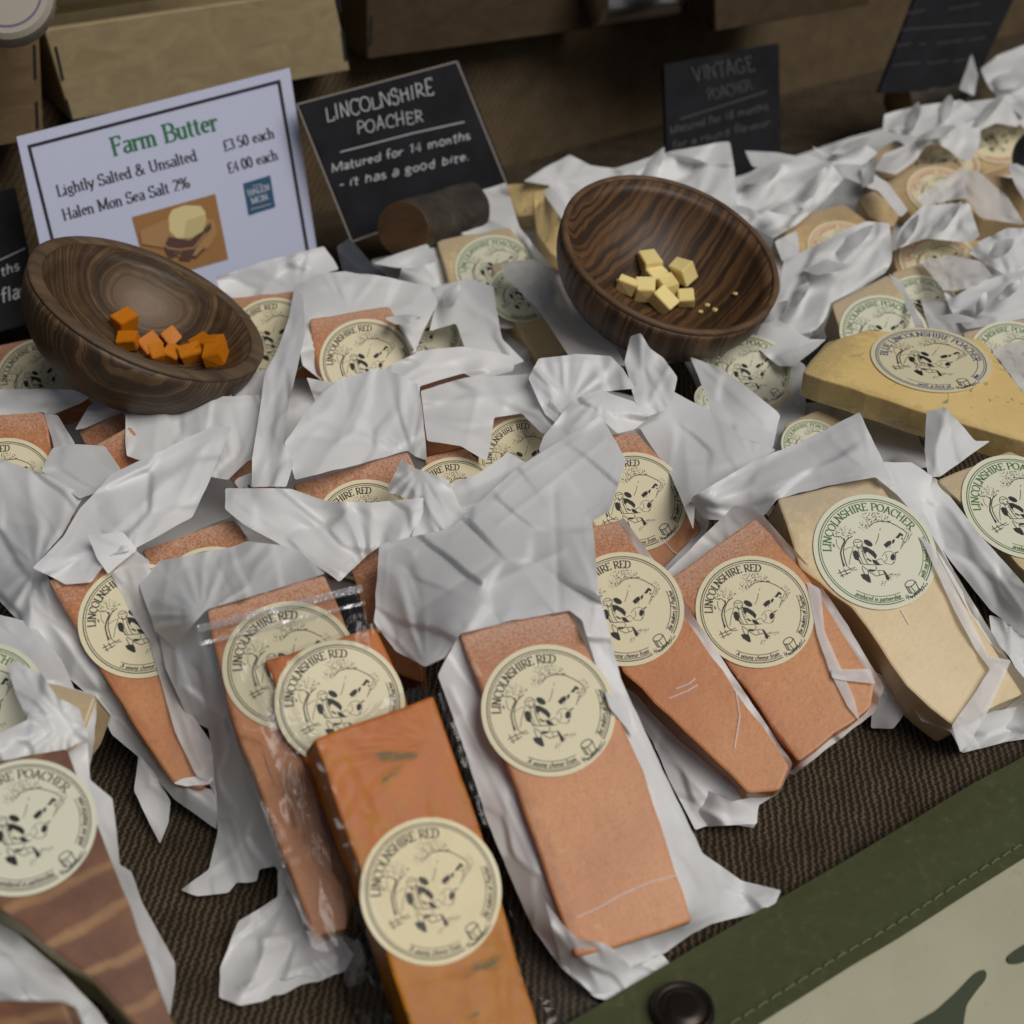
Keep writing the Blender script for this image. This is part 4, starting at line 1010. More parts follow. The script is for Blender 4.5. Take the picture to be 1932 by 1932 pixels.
# ================================================================== wooden bowls
def bowl_mat(name, mode):
    m = mat(name, (.15, .08, .04), .5, .3, Coat_Weight=.04, Coat_Roughness=.4); n = NT(m)
    if mode == 'streak':
        v = n.coord('Object', (1, 1, .35)); dn = n.noise(v, 14, 3)
        c0 = n.n('ShaderNodeTexCoord'); sp = n.n('ShaderNodeSeparateXYZ'); n.l(c0.outputs['Object'], sp.inputs[0])
        x = n.math('ADD', n.math('MULTIPLY', sp.outputs[0], 120), n.math('MULTIPLY', dn, 2.6)); x = n.math('ADD', x, n.math('MULTIPLY', sp.outputs[1], -32))
        cb = n.n('ShaderNodeCombineXYZ'); n.l(x, cb.inputs[0]); nz = n.noise(cb.outputs[0], 1.15, 5, .62)
        st = n.noise(n.coord('Object', (60, 6, 6)), 6, 4, .6)
        base = n.ramp(st, [(.3, (.080, .040, .017)), (.7, (.150, .078, .033))])
        dk = n.ramp(nz, [(.47, (0, 0, 0)), (.52, (1, 1, 1))]); c = n.mix(n.math('MULTIPLY', dk, .76), base, (.014, .009, .007))
    else:
        c0 = n.n('ShaderNodeTexCoord'); sub = n.n('ShaderNodeVectorMath', _operation='SUBTRACT'); n.l(c0.outputs['Object'], sub.inputs[0]); sub.name = 'knot_centre'
        dn = n.n('ShaderNodeTexNoise', Scale=20, Detail=3); n.l(sub.outputs[0], dn.inputs['Vector'])
        ds = n.n('ShaderNodeVectorMath', _operation='SCALE'); n.l(dn.outputs['Color'], ds.inputs[0]); ds.inputs[3].default_value = .016
        ad = n.n('ShaderNodeVectorMath', _operation='ADD'); n.l(sub.outputs[0], ad.inputs[0]); n.l(ds.outputs[0], ad.inputs[1])
        mp = n.n('ShaderNodeVectorMath', _operation='MULTIPLY'); n.l(ad.outputs[0], mp.inputs[0]); mp.inputs[1].default_value = (.62, 1.25, .8)
        ln = n.n('ShaderNodeVectorMath', _operation='LENGTH'); n.l(mp.outputs[0], ln.inputs[0])
        cb = n.n('ShaderNodeCombineXYZ'); n.l(n.math('MULTIPLY', ln.outputs['Value'], 330), cb.inputs[0]); nz = n.noise(cb.outputs[0], 1.0, 6, .7)
        st = n.noise(n.coord('Object'), 90, 4, .6)
        base = n.ramp(st, [(.3, (.090, .052, .025)), (.7, (.160, .098, .048))])
        dk = n.ramp(nz, [(.45, (0, 0, 0)), (.51, (1, 1, 1))]); c = n.mix(n.math('MULTIPLY', dk, .72), base, (.018, .012, .009)); c = n.mix(n.ramp(ln.outputs['Value'], [(.008, (.75, .75, .75)), (.024, (0, 0, 0))]), c, (.19, .125, .07))
    n.l(c, n.b.inputs['Base Color']); n.bump(st, .15, .0008); return m
def bowl(label, centre, normal, ang, rad, hin, m, mrim, rw=.0075, bulge=.05, hout=.016):
    nz = Vector(normal).normalized(); xr = Vector(ang); xr = (xr-nz*xr.dot(nz)).normalized(); yv = nz.cross(xr)
    M = Matrix(((xr.x, yv.x, nz.x, centre[0]), (xr.y, yv.y, nz.y, centre[1]), (xr.z, yv.z, nz.z, centre[2]), (0, 0, 0, 1)))
    ri = rad-rw; Rs = (ri*ri+hin*hin)/(2*hin)
    th = thing('wooden_bowl', label, 'bowl', tuple(M @ Vector((0, 0, -hin-hout))), 'wooden sample bowls'); bpy.context.view_layer.update()
    prof = []
    for i in range(17):                       # inside, from the middle to the rim
        t = i/16; r = ri*t; prof.append((r, -(math.sqrt(max(0, Rs*Rs-r*r))-(Rs-hin))-(.0004 if i == 16 else 0)))
    inner_n = len(prof); H = hin+hout
    out = []
    for i in range(19):                       # outside: bulges below the rim, then rounds to a small foot
        a = R(4+80*i/18); out.append(((rad*(1+bulge))*math.cos(a)**.85-rad*bulge*(1-i/18)**3*1.0, -H*math.sin(a)**1.15-.0004))
    out[0] = (rad, -.0010)
    prof = prof+[(ri+.0002, -.0012), (rad-.0002, -.0014)]+out+[(out[-1][0]*.9, -H), (0, -H+.002)]
    def part(nm, pf, mm):
        bm = bmesh.new(); lathe(bm, pf, 120); bmesh.ops.recalc_face_normals(bm, faces=bm.faces); me = bm_mesh(nm, bm)
        o = bpy.data.objects.new(nm, me); COL.objects.link(o); me.materials.append(mm); o.parent = th
        o.matrix_parent_inverse = Matrix.Translation(th.location).inverted(); o.matrix_basis = M
        me.polygons.foreach_set('use_smooth', [True]*len(me.polygons)); return o
    part('body', prof, m)
    b = rw*.12
    part('rim', [(ri+.0001, -.0011), (ri-.0001, -.0002), (ri+b, .0007), (ri+rw*.5, .0011), (rad-b, .0006), (rad+.0003, -.0006), (rad+.0001, -.0022), (ri+.0001, -.0011)], mrim)
    sc = np.array(M @ Vector((0, 0, Rs-hin)))
    def inner(x, y):                          # where the line of sight meets the inside
        r = ray(x, y); oc = CAM-sc; a = r@r; b = 2*r@oc; c = oc@oc-Rs*Rs; d = (-b+math.sqrt(max(0, b*b-4*a*c)))/(2*a); p = CAM+r*d
        return p, (sc-p)/np.linalg.norm(sc-p)
    return M, inner
def bowl_normal(cx, cy, minor_ratio, roll):
    """normal of a circle seen with that axis ratio, its long axis running 'roll' degrees down to the right"""
    r = ray(cx, cy); r = r/np.linalg.norm(r); right = np.array([1., 0, 0]); right -= r*(right@r); right /= np.linalg.norm(right); up = np.cross(right, r)
    a = R(roll); lg = right*math.cos(a)-up*math.sin(a); sh = right*math.sin(a)+up*math.cos(a)
    c = minor_ratio; n = -r*c+sh*math.sqrt(1-c*c); return n, lg
nr, lg = bowl_normal(1268, 474, .60, 24)
MR = wood_mat('bowl_rim_wood', (.16, .09, .042), (.045, .025, .013)); MRL = wood_mat('bowl_rim_ring', (.16, .105, .06), (.035, .023, .014))
bowlR, inR = bowl('dark striped wooden bowl holding pale yellow cheese cubes, right of centre', at(1268, 474, .150), nr, lg, .0838, .050, bowl_mat('striped_wood', 'streak'), MR, rw=.0048, bulge=.07, hout=.020)
nl, lgl = bowl_normal(284, 577, .44, 25)
msw = bowl_mat('swirled_wood', 'swirl')
bowlL, inL = bowl('swirly grained wooden bowl holding orange cheese cubes, in front of the butter sign', at(283, 576, .152), nl, lgl, .0832, .050, msw, MRL, rw=.0095, bulge=.06, hout=.018)
kn = bowlL.inverted() @ Vector(inL(308, 556)[0]); msw.node_tree.nodes['knot_centre'].inputs[1].default_value = kn
def cube_thing(label, p, n, sz, rot, m, name='cheese_cube', group=None, squash=1):
    bm = bmesh.new(); bmesh.ops.create_cube(bm, size=1); rr = random.Random(int(p[0]*1e5) & 0xffff); sz = tuple(a*rr.uniform(.8, 1.12) for a in sz)
    for v in bm.verts: v.co = Vector((v.co.x*sz[0]*(1+rr.uniform(-.13, .13)), v.co.y*sz[1]*(1+rr.uniform(-.13, .13)), v.co.z*sz[2]*(1+rr.uniform(-.13, .13))))
    bmesh.ops.bevel(bm, geom=bm.edges, offset=.0006, segments=2, affect='EDGES')
    me = bm_mesh('cube', bm); o = bpy.data.objects.new(name, me); COL.objects.link(o); me.materials.append(m)
    q = Vector(n).to_track_quat('Z', 'Y').to_matrix().to_4x4() @ Matrix.Rotation(rot, 4, 'Z') @ Matrix.Rotation(rr.uniform(-.5, .5), 4, 'X')
    q.translation = Vector(p)+Vector(n)*sz[2]*.5; o.matrix_world = q
    tag(o, label, 'cheese', group); return o
M_CY = mat('yellow_cube', (.86, .70, .30), .5, .35, Subsurface_Weight=.15, Subsurface_Scale=.006); _n = NT(M_CY); _n.bump(_n.noise(_n.coord('Object'), 300, 3), .3, .0008)
M_CO = mat('orange_cube', (.52, .165, .004), .5, .3, Subsurface_Weight=.1, Subsurface_Scale=.006); _n = NT(M_CO); _n.bump(_n.noise(_n.coord('Object'), 200, 3), .35, .001)
ya = [(1222, 505, .0, .017, 'topmost yellow cube standing in the striped bowl'), (1231, 528, .35, .016, 'yellow cube just below the topmost one in the striped bowl'),
      (1286, 525, .9, .018, 'yellow cube at the upper right of the heap in the striped bowl'), (1178, 548, .5, .013, 'thin yellow piece at the far left of the striped bowl'),
      (1211, 560, 1.0, .016, 'darker yellow cube left of the heap front in the striped bowl'), (1256, 552, .2, .015, 'yellow cube in the middle of the striped bowl heap'),
      (1249, 580, .6, .018, 'large yellow cube lowest in the striped bowl'), (1293, 572, .1, .015, 'pale cube at the right end of the striped bowl heap')]
for x, y, r, s, l in ya:
    p, n = inR(x, y); cube_thing(l, p, (n+np.array([0, -.2, .6]))/1.5, (s*.85, s, s*.8 if x != 1178 else s), r, M_CY, group='yellow cheese cubes in the striped bowl')
for x, y, l in ((1335, 577, 'tiny cheese crumb right of the yellow cubes'), (1349, 586, 'larger cheese crumb nearer the rim of the striped bowl'), (1388, 556, 'single speck of cheese far right in the striped bowl'), (1165, 532, 'speck of cheese left of the thin yellow piece'), (1322, 590, 'crumb just below the pale right end cube')):
    p, n = inR(x, y); cube_thing(l, p, n, (.004, .003, .002), .4, M_CY, name='cheese_crumb', group='cheese crumbs in the striped bowl')
oa = [(234, 612, .2, .019, 'tall orange cube highest on the left in the swirled bowl'), (240, 648, .8, .017, 'orange piece below the tall cube at the left of the swirled bowl'),
      (282, 655, .3, .017, 'orange cube left of the middle in the swirled bowl'), (322, 643, .7, .018, 'orange cube at the top of the middle heap in the swirled bowl'),
      (295, 668, .1, .015, 'orange cube at the front of the middle heap in the swirled bowl'), (326, 670, 1.0, .015, 'small orange cube on the rim side of the middle heap'),
      (362, 672, .5, .017, 'orange cube between the middle and right heaps'), (385, 655, .9, .018, 'orange cube leaning in the right heap of the swirled bowl'),
      (410, 655, .3, .017, 'upper right orange cube in the swirled bowl'), (411, 676, .6, .018, 'orange cube farthest right and lowest in the swirled bowl')]
for x, y, r, s, l in oa:
    p, n = inL(x, y+4); cube_thing(l, p, (n+np.array([0, -.3, .5]))/1.5, (s*.82, s*.8, s*.6), r, M_CO, group='orange cheese cubes in the swirled bowl')
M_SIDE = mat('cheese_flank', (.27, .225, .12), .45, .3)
# ================================================================== the cheese packs, front rows
def zp(key, x, y, off=0):
    th, pl, face = PACKS[key]; return (CAM+ray(x, y)/pl.w(x, y, off))[2]*100
GR = 'vacuum packed red cheese wedges'; GP = 'vacuum packed pale cheese wedges'; GV = 'vintage cheese packs with red lettered labels'

pack('RC', 'red', [(866, 1194), (1075, 1150), (1215, 1455), (1306, 1738), (1157, 1789), (1086, 1806), (975, 1490)], (1035, 1339, None), (1035, 1339, 1.0),
     'red cheese wedge lying whole in the centre front, its label fully visible over plain paper', tilt=34, az=9, group=GR)
pack('R2', 'red', [(1080, 1000), (1165, 982), (1290, 1160), (1490, 1445), (1470, 1492), (1412, 1497), (1175, 1268), (1120, 1130)], (1185, 1150, None), (1178, 1148, .98),
     'long narrow red cheese wedge right of the centre front one, label half under its paper', tilt=34, group=GR)
pack('R3', 'red', [(1258, 1094), (1425, 977), (1530, 1095), (1650, 1292), (1643, 1335), (1506, 1438), (1380, 1265)], (1424, 1153, None), (1424, 1153, .99),
     'broad red cheese wedge with whole label, beside the pale wedge near the green canvas', tilt=32, az=0, group=GR)
pack('P1', 'poacher', [(1466, 940), (1650, 898), (1770, 1065), (1931, 1310), (1800, 1371), (1710, 1294), (1608, 1147), (1509, 1072)], (1651, 1040, None), (1651, 1040, 1.08),
     'large pale cheese wedge with whole green lettered label, right of the broad red one', tilt=31, az=6, group=GP)
pack('P2', 'poacher', [(1768, 905), (1905, 850), (2010, 900), (2100, 1150), (1975, 1120), (1870, 1010)], (1900, 960, 7.5), (1926, 955, 1.12),
     'pale cheese wedge cut by the right edge, its green lettered label turned anticlockwise', tilt=25, az=14, group=GP, rot=-14)
pack('BL', 'blue', [(1513, 702), (1559, 645), (1640, 622), (1852, 640), (1990, 815), (1990, 850), (1760, 783)], (1700, 690, 10.5), (1756, 678, 1.2),
     'big yellow blue-veined wedge lying flat in clear film with blue ringed label, right side', tilt=4, az=0, thick=.02, rot=12, bev=.0012)
pack('R7', 'red', [(1120, 822), (1200, 815), (1262, 880), (1322, 1000), (1244, 1090), (1130, 960), (1090, 880)], (1195, 947, 7.6), (1196, 946, .98),
     'red cheese wedge behind the long narrow one, right half of its label showing', tilt=36, group=GR)
pack('R8', 'red', [(91, 1094), (240, 1050), (320, 1180), (400, 1465), (380, 1489), (328, 1479), (205, 1290)], (262, 1171, None), (264, 1170, .98),
     'dark orange red cheese wedge tapering down on the left, label partly under paper', tilt=34, az=16, group=GR)
pack('R9', 'red', [(267, 1037), (440, 979), (500, 1060), (560, 1190), (400, 1240), (330, 1160)], (400, 1080, 8.2), (400, 1130, .95),
     'red cheese wedge showing only rind end and label top, behind the clear zip bag', tilt=34, az=8, group=GR)
pack('R10', 'red', [(390, 1150), (612, 1084), (660, 1200), (715, 1500), (655, 1752), (594, 1768), (430, 1330)], (540, 1250, None), (548, 1254, 1.02),
     'long red cheese wedge in a clear zip bag behind the glossy orange ones', tilt=32, az=14, group=GR)
pack('O1', 'orange', [(500, 1245), (708, 1182), (762, 1300), (840, 1650), (700, 1680), (600, 1500)], (640, 1320, 9.6), (642, 1325, .98),
     'glossy orange cheese block in clear film, behind the foremost orange block', tilt=34, az=24, thick=.036, part='cheese', group='orange cheese blocks in clear film')
pack('O2', 'orange', [(592, 1395), (818, 1312), (905, 1560), (1022, 1960), (905, 2010), (790, 1990), (700, 1700)], (813, 1660, 7.4), (814, 1680, .985),
     'foremost glossy orange block in clear film, whole label, cut by the bottom edge', tilt=38, az=24, thick=.036, group='orange cheese blocks in clear film')
pack('B1', 'brown', [(-140, 1470), (126, 1411), (225, 1661), (340, 1960), (300, 1985), (176, 1847), (88, 1784), (0, 1713), (-90, 1650)], (45, 1560, 9.4), (43, 1559, .98),
     'brown striped rind cheese wedge with brown lettered label in the lower left corner', tilt=24, az=22, side=M_SIDE, thick=.046, group=GP)
pack('B0', 'poacher', [(-40, 1270), (110, 1291), (182, 1313), (160, 1372), (60, 1500), (-60, 1500)], (60, 1350, 8.5), (-40, 1330, 1.0),
     'pale cheese pack under knotted white paper at the left edge, above the brown wedge', tilt=30, group=GP)
pack('B2', 'brown', [(-40, 1885), (120, 1888), (150, 1960), (-40, 1990)], (60, 1920, 11), None, 'corner of a brown rinded pack at the very bottom left of the photo', tilt=30, thick=.02)

# second and rear rows
pack('S1', 'red', [(583, 601), (735, 577), (790, 690), (820, 790), (650, 830), (600, 700)], (690, 660, 8.8), (692, 683, 1.0),
     'red cheese wedge in the upper middle, most of its label clear, framed by white paper', tilt=38, az=10, group=GR)
pack('S2', 'red', [(430, 562), (556, 548), (600, 640), (600, 740), (500, 760), (450, 660)], (510, 600, 8.2), (514, 638, 1.0),
     'red cheese wedge right of the swirled bowl, label cut off by its neighbour', tilt=36, group=GR)
pack('S3', 'red', [(-60, 665), (60, 638), (150, 700), (190, 810), (60, 840), (-60, 830)], (75, 712, 7.2), (76, 713, .97),
     'red cheese wedge partly under the swirled bowl at the left edge', tilt=32, group=GR)
pack('S4', 'red', [(-100, 790), (82, 777), (100, 860), (130, 960), (-60, 990)], (20, 850, 8.8), (8, 916, .97),
     'red cheese wedge at the left edge whose label shows only the end of its name', tilt=36, az=10, group=GR)
pack('S5', 'red', [(146, 811), (235, 776), (290, 860), (180, 880)], (190, 810, 8.2), None, 'small red stub in front of the swirled bowl, farther of the two', tilt=36, group=GR)
pack('S5b', 'red', [(166, 846), (245, 803), (300, 880), (200, 900)], (200, 850, 9.2), None, 'small red stub below the swirled bowl, nearer of the two', tilt=36, group=GR)
pack('S6', 'red', [(553, 912), (770, 852), (815, 960), (830, 1060), (620, 1090)], (670, 910, 9.2), (690, 1000, .97),
     'wide red rind end in the middle of the pile, top of its label showing', tilt=38, az=6, group=GR)
pack('S7', 'red', [(800, 862), (880, 845), (930, 900), (960, 980), (830, 990)], (850, 880, 8.6), (857, 950, .93),
     'red cheese corner right of the wide rind end, two letters of its label showing', tilt=36, group=GR)
pack('S8', 'red', [(782, 732), (878, 698), (920, 760), (940, 830), (800, 860)], (840, 720, 8.6), None, 'red rind corner without label, between the two bowls in mid pile', tilt=34, group=GR)
pack('S9', 'red', [(925, 788), (985, 775), (1040, 850), (1080, 930), (960, 960)], (970, 820, 8.2), (990, 868, .9),
     'red cheese wedge with a small curled label in the middle of the pile', tilt=38, group=GR)
pack('S10', 'red', [(655, 1055), (722, 1030), (790, 1150), (800, 1290), (715, 1260)], (700, 1080, 8.4), None,
     'dark red cheese flank between the clear zip bag and the big central paper', tilt=38, group=GR)
pack('S11', 'red', [(430, 893), (478, 862), (520, 920), (460, 960)], (455, 885, 8.6), None, 'small red corner beside a white sticker left of the twisted paper', tilt=36, group=GR)
pack('P3', 'poacher', [(823, 454), (962, 428), (1030, 520), (1060, 590), (870, 600)], (930, 480, 7.8), (934, 507, .98),
     'pale wedge with green label right of the log, below the Lincolnshire Poacher slate', tilt=30, group=GP)
pack('P4', 'poacher', [(925, 497), (1008, 487), (1040, 560), (1115, 650), (1015, 680), (950, 570)], (980, 540, 8.2), (985, 553, .8),
     'pale wedge mostly under long sheer paper left of the striped bowl', tilt=30, group=GP)
pack('P5', 'poacher', [(770, 600), (880, 585), (920, 690), (800, 740)], (850, 650, 7.2), (790, 632, .95),
     'pale wedge behind the upper middle red one, green ring of its label peeping out', tilt=28, group=GP)
pack('P6', 'poacher', [(1569, 574), (1676, 517), (1740, 620), (1760, 700), (1600, 690)], (1660, 600, 8.8), (1668, 628, .98),
     'pale frosted rind wedge with green label directly behind the big yellow wedge', tilt=30, group=GP)
pack('P7', 'poacher', [(1338, 676), (1421, 633), (1478, 690), (1500, 770), (1360, 790)], (1410, 690, 7.6), (1414, 700, .93),
     'pale wedge with green label at the foot of the striped bowl on its right', tilt=28, group=GP)
pack('P8', 'poacher', [(1480, 800), (1545, 772), (1620, 810), (1650, 880), (1500, 900)], (1540, 820, 6.6), (1532, 840, .62),
     'pale wedge in shade under the big yellow wedge, small part of its green label', tilt=26, group=GP)
pack('P9', 'poacher', [(1315, 730), (1350, 715), (1380, 780), (1340, 800)], (1350, 750, 6.5), (1346, 752, .4), 'sliver of pale cheese with two green letters, below the striped bowl', tilt=26, group=GP)
pack('P10', 'poacher', [(1815, 627), (1990, 585), (2000, 720), (1860, 740)], (1900, 660, 8.8), (1914, 676, .95),
     'pale wedge at the right edge behind the big yellow wedge, green label', tilt=28, group=GP)
pack('P11', 'poacher', [(1682, 514), (1745, 494), (1805, 562), (1830, 640), (1700, 620)], (1740, 550, 8.2), (1741, 577, .85),
     'pale wedge between two white papers upper right, green label half covered', tilt=28, group=GP)
pack('V1', 'vintage', [(1464, 420), (1590, 383), (1640, 420), (1660, 500), (1520, 500)], (1560, 430, 8), (1588, 466, .85),
     'tan vintage wedge right of the striped bowl, red label mostly under paper', tilt=24, group=GV)
pack('V2', 'vintage', [(1668, 345), (1730, 312), (1810, 303), (1850, 370), (1860, 440), (1735, 430)], (1740, 350, 8.2), (1774, 361, .88),
     'tall tan vintage block upper right with red label behind a paper ribbon', tilt=24, group=GV)
pack('V3', 'vintage', [(1682, 473), (1730, 450), (1850, 452), (1860, 520), (1700, 540)], (1760, 480, 8), (1773, 494, .98),
     'tan vintage wedge whose red label shows its upper half, right of centre top', tilt=22, group=GV)
pack('V4', 'vintage', [(1825, 250), (1905, 228), (1940, 300), (1850, 330)], (1870, 260, 8.2), (1880, 262, .95),
     'small tan vintage wedge by the dark bundle at the right edge, red label', tilt=24, group=GV)
pack('V5', 'vintage', [(1815, 322), (1990, 345), (1990, 430), (1850, 412), (1815, 380)], (1880, 370, 8.6), None,
     'pale tan vintage block lying flat at the right edge under thin paper', tilt=16, group=GV)
pack('V6', 'vintage', [(1730, 300), (1800, 282), (1840, 310), (1760, 330)], (1780, 300, 8), (1790, 308, .85), 'red lettered label peeping over the tall tan block', tilt=20, group=GV)
pack('V9', 'vintage', [(1618, 372), (1650, 358), (1700, 402), (1684, 430), (1640, 410)], (1655, 385, 8.6), None, 'dark tan cheese flank left of the tall tan block, under the paper ribbon', tilt=30, group=GV)
pack('V8', 'vintage', [(1640, 292), (1692, 262), (1725, 285), (1730, 330), (1660, 335)], (1690, 290, 8.4), None, 'small tan cheese corner just behind the tall tan block, upper right', tilt=24, group=GV)
pack('V7', 'vintage', [(1843, 170), (1870, 150), (1900, 190), (1860, 200)], (1860, 170, 8.5), None, 'tiny tan cheese corner in the far upper right', tilt=24, group=GV)
pack('Y1', 'blue', [(953, 347), (1032, 345), (1040, 400), (975, 410)], (990, 370, 8), None, 'small yellow chunk in clear film, left of the two behind the striped bowl', tilt=38, thick=.03, group='yellow chunks in clear film')
pack('Y2', 'blue', [(1004, 362), (1030, 356), (1062, 415), (1070, 495), (1040, 480), (1012, 440)], (1030, 410, 8.6), None, 'long yellow chunk in clear film touching the striped bowl', tilt=38, thick=.03, group='yellow chunks in clear film')
for k, a, b in DEBUG: print('pack', k, 'z', a, b)
# ================================================================== paper wraps
def T(key): return PACKS[key][0]
# ---- RC
sheet('wrapper', [(868, 1194, 'RC-4'), (1074, 1148, 'RC-4'), (1112, 1140, 'RC-8'), (1180, 1300, 'RC-12'), (1235, 1420, 'RC-14'), (1288, 1530, 'RC-18'), (1326, 1610, 'RC-25'), (1400, 1662, .9), (1474, 1680, 1.4), (1464, 1704, 1.0), (1428, 1722, .5),
       (1340, 1744, .9), (1306, 1762, 1.0), (1258, 1796, .5), (1192, 1830, .5), (1272, 1828, .4), (1330, 1842, .3), (1330, 1880, .3), (1180, 1896, .3), (1122, 1882, .5), (1062, 1829, 1.0), (1010, 1759, 'RC-22'), (965, 1660, 'RC-20'), (918, 1545, 'RC-18'), (872, 1400, 'RC-15'), (826, 1274, 'RC-10')],
      T('RC'), [('crease', 1175, 1310, 1310, 1600, 1.6, 9), ('crease', 1100, 1800, 1160, 1880, 1.5, 8), ('crease', 1310, 1740, 1440, 1690, 1.2, 8), ('crease', 850, 1300, 1040, 1700, 1.2, 8), ('fan', 1110, 1800, 7, 1.2)], amp=.9, ang=62, inner=under('RC', .006), clamp=(('RC', -.003),), wl=50)
sheet('paper_flap', [(1133, 784, 13), (1182, 868, 12.8), (1150, 965, 12.4), (1117, 983, 12.4), (1130, 1118, 'RC+2'), (1178, 1305, 'RC-3'), (1196, 1390, 'RC-8'), (1150, 1335, 'RC-1'), (1098, 1170, 'RC+1'), (1075, 1152, 'RC+2'), (970, 1170, 'RC+3'), (868, 1196, 'RC+2'),
       (840, 1240, 'RC-3'), (802, 1258, 'RC-6'), (745, 1228, 9.8), (706, 1174, 9.8), (710, 1100, 10.4), (716, 1027, 11), (851, 996, 11.9), (978, 881, 12.4)],
      T('RC'), [('fan', 802, 1262, 15, 2.2), ('crease', 1045, 930, 1055, 1150, -2.2, 10), ('crease', 905, 1110, 1060, 1040, 2.4, 16), ('crease', 790, 1150, 930, 1060, -1.8, 14), ('crease', 1150, 960, 1110, 1250, 1.8, 10), ('crease', 940, 990, 1140, 830, 1.5, 7), ('crease', 870, 1185, 760, 1215, -2.5, 14)],
      amp=1.7, ang=38, wl=66, hem=16, curl=1.2)
# ---- R2, R3
sheet('wrapper', [(1120, 1000, 'R2-10'), (1178, 978, 'R2-8'), (1300, 1150, 'R2-10'), (1495, 1440, 'R2-8'), (1468, 1500, 'R2-12'), (1432, 1518, .6), (1424, 1562, .8), (1350, 1552, .5), (1312, 1566, .5), (1262, 1470, 1.6), (1232, 1400, 2.6), (1190, 1330, 'R2-25'), (1176, 1268, 'R2-22'), (1115, 1130, 'R2-15')],
      T('R2'), [('fan', 1400, 1505, 9, 1.8), ('crease', 1200, 1340, 1330, 1500, 1.6, 10), ('crease', 1290, 1520, 1425, 1545, 1.0, 6)], amp=1.1, ang=48, inner=under('R2', .016), clamp=(('R2', -.003),), wl=44)
sheet('paper_flap', [(1290, 1470, 1.5), (1380, 1512, 2.2), (1470, 1494, 2.0), (1432, 1520, 1.2), (1428, 1555, .8), (1330, 1560, .6)], T('R2'), amp=1.3, ang=20, wl=30)
sheet('wrapper', [(1240, 1098, 'R3-14'), (1386, 953, 'R3-6'), (1430, 962, 'R3-6'), (1520, 1062, 'R3-10'), (1600, 1180, 'R3-10'), (1668, 1296, 'R3-10'), (1650, 1345, 'R3-14'), (1512, 1450, 'R3-14'), (1498, 1462, 'R3-24'), (1470, 1455, 'R3-28'), (1360, 1270, 'R3-28')],
      T('R3'), [('crease', 1440, 975, 1620, 1240, 1.2, 7)], amp=.7, ang=50, inner=under('R3', .02), clamp=(('R3', -.003),), wl=44)
sheet('paper_strip', over('R3', .0022, [(1522, 1098), (1548, 1112), (1556, 1190), (1582, 1250), (1612, 1318), (1622, 1360), (1600, 1334), (1566, 1268), (1542, 1200)]), T('R3'), amp=.5, ang=60, wl=26, m=SHEER)
sheet('paper_flap', [(1600, 1268, 4.4), (1640, 1262, 4.2), (1700, 1292, 2.8), (1706, 1345, 1.4), (1686, 1376, .8), (1643, 1374, .5), (1646, 1318, 2.6)], T('R3'), [('crease', 1648, 1300, 1700, 1318, 2.4, 12)], amp=1.0, ang=95, wl=36)
sheet('paper_strip', over('R3', .003, [(1568, 1262), (1640, 1262), (1652, 1290), (1600, 1285), (1570, 1280)]), T('R3'), amp=.6, ang=10, wl=22, m=SHEER)
# ---- P1
sheet('wrapper', [(1444, 966, 'P1-28'), (1500, 925, 'P1-8'), (1655, 892, 'P1-6'), (1752, 1000, 'P1-8'), (1832, 1130, 'P1-8'), (1900, 1240, 'P1-8'), (1950, 1300, 'P1-10'), (1960, 1372, 1.6), (1900, 1398, .5), (1815, 1421, .5), (1794, 1380, 'P1-5'), (1738, 1360, 'P1-14'), (1704, 1305, 'P1-14'), (1610, 1200, 'P1-32'), (1530, 1110, 'P1-30')],
      T('P1'), [('crease', 1700, 960, 1900, 1245, 1.5, 8), ('fan', 1815, 1400, 9, 1.3)], amp=.9, ang=55, inner=under('P1', .024), clamp=(('P1', -.003),), wl=46)
sheet('paper_strip', over('P1', .003, [(1735, 1010), (1760, 1030), (1800, 1105), (1850, 1205), (1866, 1238), (1908, 1246), (1896, 1275), (1862, 1346), (1830, 1400), (1812, 1420), (1796, 1368), (1838, 1310), (1868, 1262), (1840, 1225), (1800, 1150)]),
      T('P1'), [('crease', 1850, 1240, 1910, 1262, 1.5, 7)], amp=.6, ang=60, wl=28, m=SHEER)
sheet('paper_flap', [(1800, 1388, 1.8), (1860, 1345, 2.4), (1932, 1330, 2.0), (1990, 1340, 1.6), (1990, 1385, .5), (1900, 1400, .4), (1815, 1421, .3)], T('P1'), amp=1.2, ang=-20, wl=40)
sheet('paper_flap', [(1302, 948, 9), (1306, 938, 10), (1422, 869, 10.8), (1516, 832, 11), (1622, 777, 11.6), (1650, 837, 11.4), (1671, 879, 11), (1696, 936, 'P1+1'), (1652, 900, 'P1+3'), (1560, 917, 'P1+3'), (1467, 941, 'P1+2'), (1443, 972, 'P1-8'), (1400, 985, 8.8), (1330, 980, 8.8)],
      T('P1'), [('fan', 1650, 895, 12, 1.5), ('crease', 1420, 930, 1620, 850, 1.6, 12), ('crease', 1330, 925, 1560, 825, -1.4, 8), ('fan', 1310, 955, 12, 1.2)], amp=1.4, ang=-22, wl=58, hem=14)
sheet('paper_flap', [(1640, 870, 10.4), (1672, 872, 10.6), (1720, 872, 10), (1760, 900, 9.4), (1740, 960, 8.4), (1790, 1060, 7.2), (1860, 1180, 5.4), (1900, 1245, 4.4), (1850, 1195, 5.4), (1750, 1010, 8.2), (1690, 930, 9.6)], T('P1'), amp=1.0, ang=55, wl=40)
